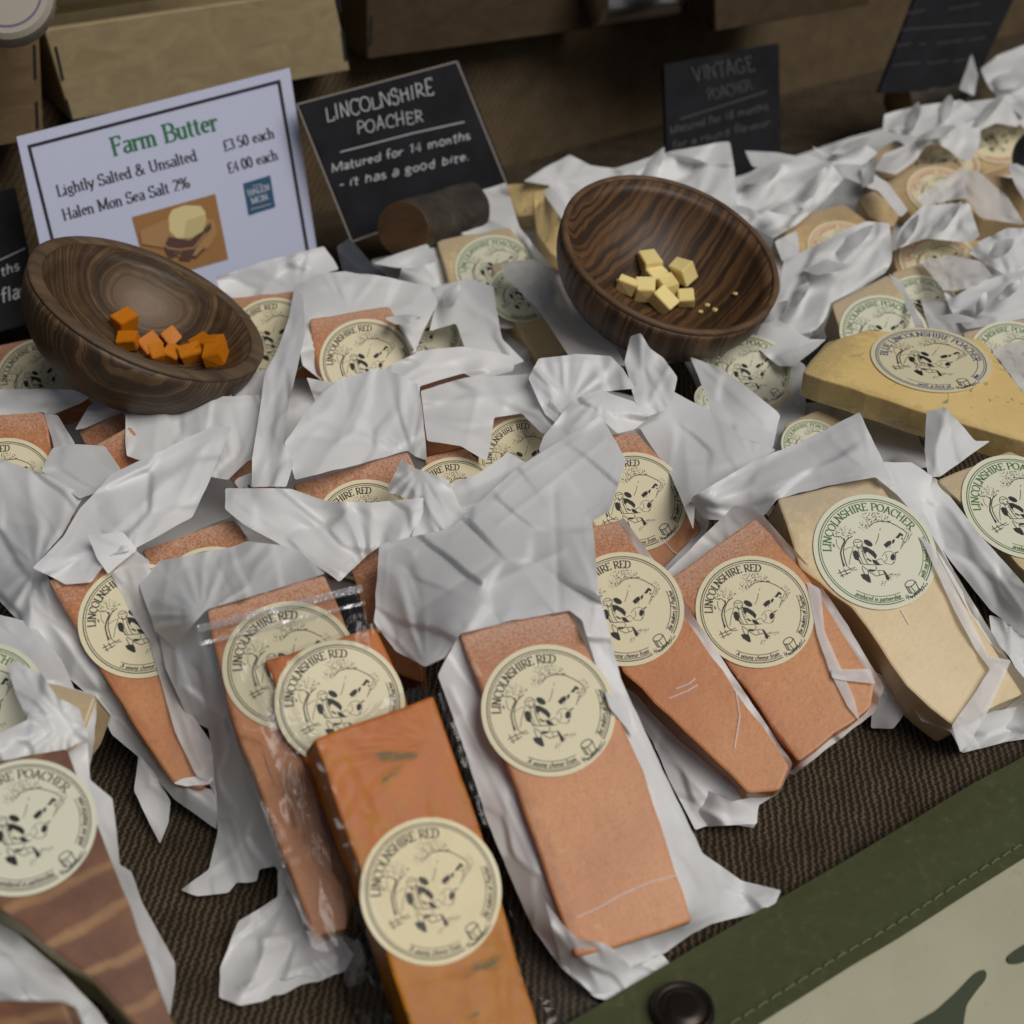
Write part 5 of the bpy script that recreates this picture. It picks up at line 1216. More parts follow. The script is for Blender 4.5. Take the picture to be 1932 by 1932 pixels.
# ---- P2
sheet('paper_flap', [(1748, 778, 10.6), (1782, 767, 11.2), (1812, 800, 11), (1840, 832, 10.2), (1868, 832, 10), (1815, 871, 9.8), (1773, 900, 9.5), (1752, 900, 9.5), (1744, 850, 10)], T('P2'), [('crease', 1784, 772, 1762, 895, 2.2, 10), ('crease', 1780, 775, 1850, 835, -1.5, 10)], amp=1.3, ang=80, wl=40)
sheet('wrapper', [(1710, 896, 8.8), (1752, 895, 9.3), (1768, 905, 8.6), (1850, 1010, 7.4), (1975, 1150, 5.4), (1990, 1215, 3), (1932, 1200, 3), (1868, 1150, 4), (1795, 1062, 6), (1738, 975, 7.6), (1722, 950, 8.2)], T('P2'), [('crease', 1755, 905, 1932, 1155, 1.8, 9)], amp=1.0, ang=50, wl=40)
sheet('paper_flap', [(1866, 1160, 3.6), (1932, 1178, 3.2), (1990, 1190, 3), (1990, 1330, 1), (1940, 1300, 1.6), (1905, 1240, 2.6), (1872, 1205, 2.8)], T('P2'), [('fan', 1905, 1215, 11, 1.6)], amp=1.6, ang=70, wl=34)
# ---- R7 and the pale papers right of it
sheet('wrapper', [(1190, 805, 9), (1216, 812, 9.2), (1275, 870, 8.4), (1338, 985, 7), (1330, 1015, 6.4), (1252, 1105, 5.6), (1240, 1085, 5.8), (1322, 1000, 6.4), (1262, 882, 8)], T('R7'), amp=.7, ang=55, wl=34)
sheet('paper_flap', [(1206, 806, 9.6), (1240, 785, 9.8), (1269, 738, 9.8), (1344, 777, 9.8), (1400, 826, 10), (1464, 848, 9.8), (1430, 872, 9.6), (1312, 945, 9.2), (1308, 1000, 8.4), (1268, 900, 8.8)], T('R7'), [('fan', 1420, 870, 11, 1.6), ('crease', 1290, 800, 1300, 920, 1.5, 22)], amp=1.0, ang=60, wl=80)
sheet('paper_flap', [(1302, 673, 9.8), (1362, 695, 10), (1464, 774, 9.8), (1472, 784, 9.5), (1458, 846, 9.6), (1394, 823, 9.8), (1341, 776, 9.8), (1326, 731, 9.6)], T('P7'), [('crease', 1310, 680, 1450, 800, 1.8, 12), ('fan', 1310, 675, 13, 1.2)], amp=1.2, ang=40, wl=44)
# ---- R8 left
sheet('wrapper', [(-10, 862, 10.4), (88, 896, 10.8), (158, 935, 10.6), (140, 966, 10.4), (116, 1010, 10.2), (72, 1060, 9.9), (94, 1094, 'R8-5'), (205, 1290, 'R8-5'), (330, 1480, 'R8-6'), (408, 1490, 'R8-10'), (410, 1566, .5), (330, 1509, 1.4), (288, 1462, 2.0), (257, 1424, 2.8), (211, 1386, 3.8), (183, 1325, 'R8-18'), (110, 1262, 'R8-18'), (53, 1190, 'R8-12'), (-10, 1125, 7.6)],
      T('R8'), [('fan', 70, 1075, 13, 2.2), ('crease', 100, 1180, 310, 1470, 1.8, 12), ('crease', 0, 980, 100, 1000, 2, 20), ('crease', 20, 1060, 110, 1160, -2, 12)], amp=1.9, ang=52, wl=66, inner=under('R8', .012)[:-1], clamp=(('R8', -.003),))
sheet('paper_flap', [(437, 806, 12.2), (400, 804, 12), (302, 851, 12), (211, 893, 11.8), (151, 960, 11.6), (120, 1012, 11.4), (62, 1071, 'R8+6'), (123, 1103, 'R8+4'), (172, 1099, 'R8+4'), (211, 1047, 'R8+5'), (253, 1036, 'R8+5'), (362, 976, 10.8), (387, 926, 11.4)],
      T('R8'), [('crease', 400, 830, 150, 1060, 2.0, 20), ('fan', 260, 1050, 11, 1.8), ('crease', 180, 960, 210, 1080, -2, 16), ('crease', 380, 850, 330, 960, 1.8, 16)], amp=1.8, ang=-40, wl=70, hem=14)
sheet('paper_tab', [(165, 1009, 12.2), (232, 1004, 12.4), (259, 1037, 'R8+9'), (204, 1083, 'R8+6'), (183, 1053, 'R8+8')], T('R8'), amp=.4, ang=10, wl=60, wob=.5)
sheet('paper_side', [(253, 1036, 'R8+6'), (282, 1058, 'R8+6'), (302, 1190, 'R8+6'), (350, 1330, 'R8+5'), (398, 1400, 'R8+3'), (408, 1500, 'R8-3'), (390, 1472, 'R8+3'), (370, 1464, 'R8+3'), (330, 1380, 'R8+3'), (281, 1208, 'R8+3'), (246, 1153, 'R8+3'), (210, 1084, 'R8+4')], T('R8'), [('crease', 245, 1080, 380, 1450, 1.4, 9)], amp=.9, ang=68, wl=40, m=SHEER)
sheet('paper_flap', [(262, 1424, 2.6), (290, 1455, 2.4), (322, 1512, 1.2), (318, 1550, .9), (302, 1592, .6), (268, 1526, .8), (253, 1492, 1.4)], T('R8'), [('crease', 285, 1480, 325, 1512, 2.0, 8)], amp=1.0, ang=65, wl=40)
sheet('paper_fold', over('R8', .003, [(327, 1478), (345, 1468), (398, 1462), (404, 1470), (395, 1480), (352, 1484)]), T('R8'), amp=.5, wl=20)
# ---- R9, R10
sheet('wrapper', [(255, 1040, 9.4), (440, 974, 9.8), (470, 1020, 9.8), (500, 1075, 8.6), (480, 1140, 7), (330, 1180, 7)], T('R9'), amp=.8, inner=under('R9', .02), clamp=(('R9', -.003),), wl=44)
sheet('paper_flap', [(262, 1100, 10), (299, 1059, 10.6), (360, 1046, 11), (440, 1031, 11.2), (464, 1022, 11.4), (530, 1028, 11.3), (562, 1037, 11), (614, 1082, 'R10+3'), (503, 1117, 'R10+3'), (390, 1150, 'R10+3'), (362, 1180, 'R10+2'), (330, 1224, 9.4), (292, 1190, 9.4)],
      T('R10'), [('fan', 380, 1160, 15, 2.4), ('crease', 430, 1040, 405, 1150, -2.4, 14), ('crease', 320, 1065, 300, 1190, 1.8, 14), ('crease', 540, 1040, 470, 1120, 1.6, 16)], amp=1.7, ang=70, wl=56, curl=1.4)
sheet('wrapper', [(262, 1095, 9.6), (330, 1150, 9.8), (398, 1150, 'R10-3'), (430, 1250, 'R10-3'), (490, 1400, 'R10-3'), (560, 1600, 'R10-3'), (600, 1768, 'R10-3'), (560, 1705, 'R10-12'), (519, 1634, 2.2), (489, 1640, 1.4), (485, 1663, .9), (447, 1666, .7), (432, 1684, .5), (373, 1690, .5), (341, 1680, .4), (394, 1640, .8), (411, 1569, 1.4), (404, 1470, 3), (394, 1376, 5), (355, 1355, 5.8), (312, 1260, 8), (300, 1200, 8.8)],
      T('R10'), [('crease', 320, 1200, 470, 1640, 1.8, 10), ('crease', 400, 1250, 560, 1660, -1.6, 11), ('fan', 450, 1560, 9, 1.4), ('crease', 400, 1640, 450, 1600, 1.6, 10)], amp=1.6, ang=72, wl=50, m=PAPER)
sheet('paper_flap', [(548, 1610, 3.2), (556, 1660, 2.4), (594, 1768, 1.2), (640, 1764, 1.4), (668, 1800, .8), (650, 1832, .5), (527, 1884, .3), (454, 1898, .3), (414, 1882, .3), (415, 1828, .6), (450, 1738, 1.0), (524, 1692, 1.6), (524, 1646, 2.4)],
      T('R10'), [('fan', 560, 1770, 9, 1.6), ('crease', 470, 1860, 540, 1700, 2.2, 14), ('crease', 455, 1865, 640, 1800, 2.0, 9)], amp=1.3, ang=-50, wl=60)
# ---- S papers of the second row
sheet('paper_flap', [(424, 921, 11.6), (500, 921, 11.8), (549, 922, 11.6), (619, 946, 11.2), (700, 948, 11.2), (800, 939, 11.4), (803, 952, 11.2), (781, 1011, 10.4), (716, 1031, 10), (690, 1050, 9.6), (660, 1078, 9.6), (640, 1098, 9.8), (600, 1068, 10), (557, 1043, 10.4), (460, 990, 10.9), (425, 960, 11.2)],
      T('S6'), [('fan', 700, 1100, 15, 2.0), ('crease', 440, 940, 640, 1080, 1.6, 10), ('crease', 440, 928, 620, 952, 1.2, 6), ('crease', 560, 1000, 640, 985, -2.0, 16)], amp=1.7, ang=35, wl=60, hem=12)
sheet('paper_flap', [(236, 765, 10.2), (300, 755, 10.6), (420, 748, 10.8), (490, 746, 10.8), (493, 777, 10.6), (480, 858, 9.8), (430, 905, 9.5), (400, 900, 9.4), (300, 880, 9.6), (238, 860, 9.4)], T('S5b'), [('crease', 300, 760, 290, 860, 1.5, 18), ('crease', 240, 775, 490, 757, 1.2, 6), ('fan', 440, 880, 9, 1.4)], amp=1.5, ang=80, wl=60, hem=12)
sheet('paper_flap', [(100, 845, 10.2), (140, 838, 10.6), (197, 841, 10.8), (232, 892, 10.9), (200, 920, 10.8), (151, 942, 10.6), (77, 888, 10.2)], T('S4'), amp=1.5, ang=30, wl=44)
sheet('twisted_paper', [(555, 545, 11), (572, 560, 11.4), (576, 626, 12.2), (562, 690, 12.4), (545, 760, 12.0), (534, 835, 11.6), (555, 872, 11.2), (540, 918, 10.8), (475, 919, 10.6), (476, 865, 11), (492, 760, 11.6), (500, 705, 11.8), (527, 652, 11.8), (545, 600, 11.4)],
      T('S1'), [('crease', 562, 600, 520, 740, 2.4, 11), ('crease', 520, 740, 505, 900, -2.2, 10), ('crease', 545, 790, 520, 910, 2.0, 9)], amp=1.6, ang=105, wl=30)
sheet('wrapper', [(556, 540, 10.2), (598, 517, 10.8), (650, 512, 11), (730, 522, 11), (812, 541, 10.8), (826, 572, 10.4), (800, 622, 9.6), (778, 675, 9), (740, 700, 8.4), (610, 720, 7.6), (570, 690, 8.6), (558, 620, 9.6)], T('S1'), [('fan', 660, 600, 13, 1.6), ('crease', 600, 530, 800, 550, 1.4, 9)], amp=1.6, ang=10, wl=60, inner=under('S1', .005), clamp=(('S1', -.003),))
sheet('paper_flap', [(578, 712, 10.6), (626, 722, 10.6), (700, 706, 10.8), (795, 661, 11), (872, 654, 11.2), (935, 664, 11), (972, 674, 10.8), (968, 700, 10.4), (897, 717, 10), (875, 704, 10), (792, 728, 10.2), (790, 760, 9.8), (700, 780, 9.6), (600, 775, 9.6)], T('S1'), [('fan', 720, 740, 13, 1.5), ('crease', 620, 735, 900, 668, 1.5, 12)], amp=1.4, ang=-12, wl=56)
sheet('paper_flap', [(706, 694, 11.4), (750, 705, 11.6), (788, 724, 11.4), (796, 770, 11), (802, 823, 10.8), (806, 869, 10.4), (785, 862, 10.2), (770, 850, 10.2), (690, 872, 10.4), (556, 906, 10.6), (536, 835, 11), (562, 800, 11.2), (600, 748, 11.4), (640, 715, 11.6), (680, 706, 11.4)],
      T('S6'), [('fan', 775, 862, 17, 2.4), ('crease', 700, 700, 640, 830, 2.4, 16), ('crease', 600, 790, 770, 850, -1.8, 12), ('crease', 770, 790, 785, 860, 2.2, 7)], amp=2.0, ang=-55, wl=56, curl=1.2)
sheet('paper_flap', [(793, 737, 10.4), (880, 712, 10.8), (998, 706, 11), (1030, 745, 10.8), (1068, 792, 10.6), (1060, 812, 10), (1022, 818, 9.6), (984, 780, 9.8), (932, 788, 9.8), (925, 840, 9.6), (918, 870, 9.6), (870, 842, 10), (806, 832, 10.2)], T('S8'), [('fan', 1040, 800, 11, 1.8), ('crease', 880, 840, 900, 750, 2, 12), ('crease', 820, 760, 1000, 740, 1.4, 14)], amp=1.6, ang=15, wl=50)
sheet('paper_flap', [(997, 714, 11.4), (1016, 676, 12), (1085, 668, 12.2), (1153, 672, 12), (1177, 697, 11.8), (1198, 733, 11.4), (1118, 741, 11), (1066, 776, 10.6), (1050, 800, 10.4), (1028, 782, 10.6)], T('S9'), [('crease', 1015, 690, 1060, 780, 2.0, 14), ('crease', 1020, 685, 1160, 680, 1.5, 7), ('fan', 1070, 760, 13, 1.8)], amp=1.4, ang=60, wl=50, hem=12)
sheet('paper_flap', [(1062, 778, 11.4), (1090, 750, 11.8), (1133, 735, 12), (1196, 758, 11.6), (1226, 786, 11), (1198, 810, 10.6), (1165, 818, 10.8), (1134, 790, 11.6), (1030, 862, 11), (1016, 850, 10.8), (1026, 822, 11)], T('S9'), [('fan', 1140, 740, 15, 1.6), ('crease', 1080, 780, 1200, 780, 1.6, 12)], amp=1.5, ang=10, wl=44)
sheet('frilled_paper', [(1178, 684, 11.2), (1190, 634, 12.2), (1209, 628, 12.8), (1225, 656, 12.4), (1252, 675, 12), (1278, 712, 11.6), (1270, 752, 11.2), (1252, 775, 10.8), (1222, 786, 10.6), (1198, 757, 11), (1188, 721, 11)], T('R7'), [('crease', 1208, 636, 1212, 700, 3.0, 8), ('crease', 1212, 700, 1250, 760, -3.5, 8), ('crease', 1262, 690, 1225, 760, 3.0, 7), ('fan', 1215, 715, 9, 2.2)], amp=2.2, ang=70, wl=30, curl=2)
sheet('paper_flap', [(758, 866, 11), (784, 884, 11.4), (846, 904, 11.4), (866, 950, 11.2), (878, 975, 11), (852, 1000, 10.8), (802, 1013, 10.6), (776, 1012, 10.6), (803, 948, 11.2), (765, 938, 11), (728, 928, 10.4), (745, 893, 10.8)], T('S6'), [('fan', 790, 880, 17, 2.2), ('crease', 760, 900, 850, 985, 1.8, 10)], amp=1.8, ang=50, wl=36)
sheet('paper_flap', [(844, 916, 11), (900, 895, 11.2), (960, 853, 11.4), (1000, 876, 11.2), (994, 895, 11), (930, 950, 10.8), (872, 982, 10.6), (858, 950, 10.8)], T('S7'), [('crease', 880, 930, 980, 880, -1.6, 14)], amp=1.3, ang=-35, wl=50)
# around and left of the swirled bowl
sheet('wrapper', [(406, 524, 9.6), (500, 492, 10.2), (612, 464, 10.8), (640, 508, 10.2), (600, 520, 10), (562, 536, 9.6), (552, 556, 9), (446, 566, 8.2), (415, 545, 8.8)], T('S2'), [('crease', 430, 520, 610, 475, 1.5, 8), ('fan', 560, 550, 9, 1.3)], amp=1.4, ang=-15, wl=50)
sheet('wrapper', [(-20, 735, 9.4), (60, 733, 9.8), (140, 736, 10), (170, 749, 9.8), (150, 762, 9.2), (92, 785, 9), (80, 777, 9), (-20, 795, 9)], T('S3'), amp=1.5, ang=5, wl=30)
sheet('paper_tab', [(82, 780, 9.8), (109, 782, 10.2), (120, 802, 10), (142, 838, 9.8), (130, 852, 9.6), (102, 848, 9.4), (94, 815, 9.4)], T('S4'), [('fan', 100, 800, 9, 1.4)], amp=1.3, ang=60, wl=26)
sheet('paper_flap', [(142, 811, 8.6), (169, 764, 9.4), (292, 752, 10), (350, 735, 10.4), (411, 706, 10.8), (438, 746, 10.6), (400, 775, 9.6), (300, 790, 9), (240, 800, 8.6), (232, 776, 9), (160, 808, 8.6)], T('S5'), [('crease', 170, 775, 430, 740, 1.6, 10), ('fan', 400, 740, 11, 1.4)], amp=1.5, ang=-10, wl=44)
sheet('paper_flap', [(428, 728, 9.8), (471, 702, 10.2), (520, 696, 10.4), (510, 750, 10), (480, 757, 9.8), (448, 750, 9.8)], T('S2'), amp=1.4, ang=30, wl=30)
# rear centre
sheet('paper_flap', [(770, 552, 9.2), (816, 543, 10), (886, 524, 10.4), (930, 540, 10.4), (948, 640, 9.6), (990, 682, 9), (940, 700, 8.6), (880, 665, 9.2), (860, 610, 9.6), (810, 625, 9.2), (822, 575, 9.8)], T('P5'), [('crease', 820, 555, 900, 590, 1.8, 12), ('crease', 930, 545, 960, 670, 1.6, 14)], amp=1.5, ang=40, wl=50)
sheet('paper_flap', [(944, 498, 10.2), (1003, 488, 10.8), (1076, 520, 10.6), (1130, 600, 9.8), (1182, 690, 9.2), (1130, 690, 9), (1080, 682, 8.8), (1014, 582, 9.6), (950, 520, 10)], T('P4'), [('crease', 960, 500, 1120, 680, 1.4, 16), ('crease', 1050, 520, 1160, 680, -1.2, 12)], amp=1.0, ang=52, wl=56, m=SHEER)
sheet('paper_flap', [(704, 497, 8.8), (750, 478, 9.2), (806, 460, 9.6), (826, 492, 9.4), (790, 506, 8.8), (750, 506, 8.6)], T('P3'), amp=1.2, ang=-15, wl=36)
sheet('wrapper', [(820, 450, 8.6), (905, 360, 8.8), (955, 345, 9), (980, 430, 8.6), (1040, 500, 8.2), (1080, 600, 7), (960, 620, 6), (800, 620, 5.5), (740, 560, 5.5), (760, 500, 7)], T('P3'), amp=1.8, ang=30, wl=50, inner=under('P3', .006), clamp=(('P3', -.003),))
sheet('paper_flap', [(988, 342, 9.4), (1030, 315, 9.8), (1076, 292, 10.4), (1114, 312, 10), (1160, 318, 9.8), (1130, 340, 9.4), (1040, 350, 9)], T('Y1'), amp=1.2, ang=-30, wl=50)
sheet('wrapper', [(1034, 349, 9.8), (1150, 320, 10.6), (1253, 288, 11.4), (1360, 268, 12), (1377, 267, 12), (1386, 320, 11), (1390, 385, 10), (1430, 440, 9.4), (1300, 470, 8.4), (1120, 450, 8.4), (1062, 410, 9)], T('Y2'), [('crease', 1060, 360, 1370, 280, 1.4, 9), ('fan', 1300, 420, 11, 1.6)], amp=1.8, ang=-14, wl=70, hem=12)
sheet('white_sticker_paper', [(1022, 360, 10), (1040, 352, 10.4), (1064, 380, 10.2), (1088, 425, 9.8), (1070, 428, 9.8), (1046, 395, 10)], T('Y2'), amp=.5, wl=40)
# rear right
def many(key, items):
    for it in items: sheet(it[0], it[1], T(key), **it[2])
many('V1', [('wrapper', [(1388, 357, 9.4), (1410, 330, 9.8), (1439, 309, 10), (1527, 292, 10.4), (1569, 309, 10.4), (1592, 338, 10), (1555, 378, 9.4), (1506, 422, 9), (1460, 450, 8.6), (1440, 440, 8.6), (1385, 400, 9)], dict(folds=[('fan', 1560, 310, 19, 2.0), ('crease', 1440, 320, 1500, 410, 1.8, 16)], amp=2.0, ang=-30, wl=50)),
            ('paper_flap', [(1404, 284, 10), (1470, 288, 10.4), (1527, 299, 10.4), (1499, 317, 10.2), (1420, 314, 9.8)], dict(amp=1.2, ang=8, wl=30)),
            ('paper_flap', [(1532, 276, 10.4), (1566, 292, 10.2), (1622, 262, 10.8), (1656, 288, 10.6), (1630, 311, 10), (1575, 315, 10)], dict(amp=1.5, ang=-20, wl=34)),
            ('paper_ribbon', [(1567, 309, 10.4), (1622, 311, 10.8), (1675, 344, 10.6), (1714, 397, 10), (1699, 410, 9.8), (1657, 361, 10.2), (1587, 332, 10.2)], dict(folds=[('crease', 1580, 320, 1700, 400, 1.6, 6)], amp=1.0, ang=40, wl=30)),
            ('paper_tab', [(1462, 455, 9.2), (1504, 435, 9.6), (1508, 478, 9.2), (1476, 494, 8.8)], dict(amp=1.0, ang=70, wl=30))])
many('P6', [('wrapper', [(1472, 550, 9.4), (1478, 492, 10), (1541, 463, 10.6), (1600, 430, 10.9), (1636, 417, 11), (1678, 422, 10.8), (1684, 470, 10.6), (1682, 494, 10.4), (1672, 514, 10), (1620, 545, 9.6), (1567, 572, 9.6), (1560, 600, 9.2), (1520, 645, 8.6), (1439, 614, 8.8)],
             dict(folds=[('crease', 1500, 560, 1660, 440, 2.0, 14), ('crease', 1480, 590, 1600, 520, -1.8, 14), ('fan', 1670, 430, 13, 1.8)], amp=1.8, ang=-42, wl=56)),
            ('paper_flap', [(1436, 612, 8.8), (1464, 600, 9), (1527, 640, 8.8), (1560, 640, 8.6), (1500, 690, 8.4), (1470, 690, 8.2), (1420, 650, 8.2)], dict(amp=1.2, ang=30, wl=40)),
            ('paper_side', [(1676, 516, 9.8), (1700, 530, 9.8), (1748, 626, 9.6), (1735, 640, 9.2), (1720, 600, 9.4)], dict(amp=.8, ang=60, wl=30))])
many('V3', [('wrapper', [(1680, 462, 9.4), (1700, 430, 9.9), (1741, 387, 10.4), (1829, 383, 10.6), (1849, 445, 10.2), (1830, 458, 9.8), (1745, 450, 9.8), (1684, 473, 9.4)], dict(folds=[('fan', 1740, 440, 13, 1.6)], amp=1.6, ang=-50, wl=40)),
            ('paper_flap', [(1735, 492, 10), (1790, 482, 10.4), (1850, 492, 10.4), (1873, 520, 10.2), (1830, 545, 9.8), (1780, 548, 9.6)], dict(folds=[('fan', 1790, 500, 11, 1.5)], amp=1.5, ang=20, wl=34, m=SHEER))])
many('V2', [('paper_ribbon', [(1729, 372, 10.6), (1770, 345, 11), (1815, 314, 11.2), (1824, 374, 10.8), (1790, 378, 10.4), (1745, 389, 10.2)], dict(folds=[('fan', 1815, 350, 9, 1.4)], amp=1.4, ang=-30, wl=26, m=SHEER)),
            ('wrapper', [(1650, 320, 9.2), (1668, 290, 9.8), (1740, 262, 10.6), (1754, 262, 10.6), (1730, 300, 10.2), (1690, 330, 9.6)], dict(amp=1.4, ang=-35, wl=36)),
            ('paper_flap', [(1665, 246, 10), (1668, 216, 10.4), (1727, 200, 10.8), (1815, 188, 11), (1850, 218, 10.8), (1800, 240, 10.6), (1752, 264, 10.4)], dict(folds=[('fan', 1740, 250, 13, 1.6)], amp=1.8, ang=-20, wl=40)),
            ('paper_flap', [(1745, 262, 10.4), (1800, 238, 10.8), (1850, 222, 10.6), (1850, 268, 10.2), (1832, 306, 10), (1810, 300, 10), (1790, 282, 10)], dict(amp=1.8, ang=60, wl=36))])
many('V7', [('paper_flap', [(1810, 168, 10.4), (1833, 102, 11.6), (1846, 141, 11.4), (1838, 180, 10.6)], dict(amp=1.0, ang=80, wl=26)),
            ('wrapper', [(1850, 130, 11), (1880, 105, 11.6), (1940, 82, 12), (1990, 80, 12), (1990, 225, 10.6), (1932, 222, 10.4), (1885, 188, 10.4), (1862, 160, 10.8)], dict(folds=[('fan', 1870, 130, 13, 2)], amp=2.2, ang=-20, wl=50)),
            ('paper_flap', [(1810, 195, 10.6), (1880, 185, 10.9), (1932, 215, 10.6), (1920, 240, 10.2), (1880, 232, 10.3), (1840, 250, 10)], dict(amp=1.8, ang=20, wl=34))])
many('V5', [('wrapper', [(1815, 316, 10.6), (1850, 326, 10.8), (1900, 370, 10.6), (1926, 410, 10.2), (1932, 424, 10), (1880, 416, 10), (1850, 412, 10), (1822, 372, 10.4)], dict(amp=1.3, ang=50, wl=30, m=SHEER)),
            ('paper_flap', [(1848, 455, 9.8), (1900, 430, 10.2), (1990, 430, 10.2), (1990, 500, 10), (1932, 500, 9.8), (1905, 525, 9.6), (1828, 478, 9.4)], dict(folds=[('crease', 1850, 462, 1920, 510, 2.2, 8), ('fan', 1900, 470, 11, 2)], amp=1.8, ang=40, wl=30)),
            ('paper_flap', [(1900, 310, 10.6), (1990, 300, 10.8), (1990, 400, 10.4), (1940, 390, 10.2), (1915, 350, 10.4)], dict(amp=1.6, ang=50, wl=36))])
many('P11', [('wrapper', [(1798, 562, 9.4), (1850, 530, 10), (1932, 508, 10.4), (1990, 500, 10.4), (1990, 605, 9.8), (1932, 600, 9.8), (1822, 622, 9.4), (1790, 580, 9.2), (1780, 548, 9.4)], dict(folds=[('fan', 1810, 560, 13, 2), ('crease', 1830, 590, 1932, 530, 1.8, 12)], amp=1.9, ang=-25, wl=44))])
many('P10', [('wrapper', [(1735, 560, 8), (1800, 570, 8.8), (1860, 630, 9), (1830, 650, 8.6), (1760, 640, 8)], dict(amp=1.2, ang=40, wl=40)),
             ('paper_flap', [(1870, 660, 9.8), (1932, 640, 10.2), (1990, 650, 10.2), (1990, 780, 9.4), (1932, 740, 9.6)], dict(amp=1.4, ang=60, wl=40, m=SHEER))])
sheet('wrapper', [(1270, 640, 5), (1420, 620, 6), (1520, 690, 6), (1520, 800, 6), (1460, 860, 6), (1330, 760, 5)], T('P7'), amp=2, wl=50, ang=30)
sheet('wrapper', [(1460, 760, 5.4), (1560, 760, 6), (1720, 800, 6.4), (1760, 880, 6.4), (1640, 900, 6), (1480, 860, 5.4)], T('P8'), amp=2, wl=44, ang=20)
# under-layers of paper that show in the gaps of the pile
sheet('wrapper', [(700, 490, 4), (1000, 430, 4.5), (1400, 330, 5), (1600, 260, 5), (1932, 170, 5), (1980, 420, 5), (1950, 640, 5), (1700, 640, 5), (1480, 640, 5), (1300, 680, 4.6), (1000, 720, 4.6), (760, 700, 4.4)], T('P6'), amp=3.5, wl=80, ang=-20, step=11)
sheet('wrapper', [(-20, 700, 4.6), (300, 740, 5), (600, 700, 5), (900, 680, 5), (1250, 760, 5), (1420, 900, 4.6), (1250, 1000, 4), (900, 1100, 4.6), (500, 1130, 4.6), (220, 1060, 4.6), (-20, 1050, 4.6)], T('S6'), amp=3.5, wl=80, ang=15, step=11)
# ---- bottom left
sheet('wrapper', [(-20, 1155, 8), (60, 1175, 8.4), (116, 1245, 8), (140, 1300, 8.6), (183, 1312, 8.9), (178, 1400, 7.4), (165, 1470, 6.2), (120, 1420, 6.6), (-20, 1440, 6.8)], T('B0'), [('crease', 60, 1190, 140, 1310, 2, 12)], amp=1.8, ang=60, wl=50, inner=under('B0', .004), clamp=(('B0', -.003),))
sheet('knotted_paper', [(-20, 1392, 10.6), (53, 1358, 10.8), (30, 1310, 10.6), (12, 1252, 10.6), (30, 1246, 11), (77, 1270, 11.2), (108, 1316, 11.2), (150, 1337, 10.8), (168, 1393, 10), (125, 1413, 9.6), (46, 1427, 9.6), (-20, 1440, 9.6)], T('B0'), [('fan', 120, 1355, 13, 2.4), ('crease', 50, 1270, 110, 1390, 2.6, 14)], amp=2.0, ang=60, wl=44)
sheet('wrapper', [(126, 1420, 8.6), (165, 1400, 9), (170, 1471, 7.8), (212, 1506, 6.8), (220, 1569, 5.8), (226, 1632, 4.6), (248, 1645, 4.2), (268, 1703, 3.2), (330, 1815, 1.4), (331, 1852, 1.0), (318, 1932, .6), (330, 1975, .4), (300, 1880, 2.4), (225, 1662, 5.8), (151, 1478, 8)], T('B1'), [('crease', 150, 1440, 290, 1850, 1.4, 9)], amp=1.0, ang=65, wl=44)
sheet('wrapper', [(-30, 1716, 5.2), (30, 1758, 5.4), (110, 1828, 5), (185, 1905, 4.4), (240, 1990, 3.6), (-30, 1990, 7)], T('B2'), amp=2, ang=40, wl=40, inner=[])

# ================================================================== clear film
def film(key, pts, **kw): return sheet('clear_film', pts, T(key), m=FILM, **kw)
film('R10', over('R10', .004, [(373, 1180), (528, 1142), (682, 1103), (690, 1150), (700, 1230), (640, 1215), (520, 1245), (480, 1270), (560, 1450), (610, 1620), (640, 1800), (590, 1790), (520, 1600), (440, 1360), (385, 1250)]), folds=[('crease', 450, 1260, 620, 1700, 1.2, 8)], amp=.45, ang=68, wl=60)
zz = sheet('zip_seal', over('R10', .0055, [(371, 1180), (528, 1140), (682, 1102), (686, 1116), (530, 1154), (374, 1194)]), T('R10'), m=film_mat('zip_strip', .10, haze=.22), amp=.2, wl=60, wob=.5)
sheet('zip_seal', over('R10', .0055, [(375, 1212), (530, 1172), (688, 1134), (690, 1140), (532, 1179), (377, 1219)]), T('R10'), m=zz.data.materials[0], amp=.2, wl=60, wob=.5)
film('O1', over('O1', .003, [(470, 1262), (505, 1235), (600, 1208), (712, 1172), (722, 1190), (620, 1222), (530, 1262), (560, 1330), (620, 1480), (680, 1640), (640, 1700), (560, 1560), (500, 1400)]), folds=[('fan', 540, 1380, 25, 2.2), ('crease', 540, 1320, 640, 1640, 2, 7)], amp=1.2, ang=70, wl=26)
film('O1', over('O1', .003, [(560, 1340), (620, 1400), (700, 1330), (800, 1290), (830, 1320), (730, 1350), (640, 1400), (600, 1440)]), folds=[('fan', 620, 1400, 21, 1.6)], amp=.8, ang=-20, wl=24)
film('O2', [(560, 1450, 6.5), (600, 1400, 9), (660, 1600, 6.5), (720, 1850, 3), (760, 1990, 1.5), (700, 1960, .8), (660, 1890, .6), (640, 1800, 2), (610, 1650, 4)], folds=[('crease', 600, 1500, 720, 1900, 2.5, 8)], amp=1.6, ang=72, wl=24)
film('O2', [(940, 1640, 3), (1010, 1760, 1.6), (1080, 1830, .8), (1130, 1900, .6), (1160, 1990, .5), (1030, 1990, .6), (1000, 1850, 1.5)], folds=[('fan', 1080, 1900, 15, 1.0)], amp=.8, ang=60, wl=24)
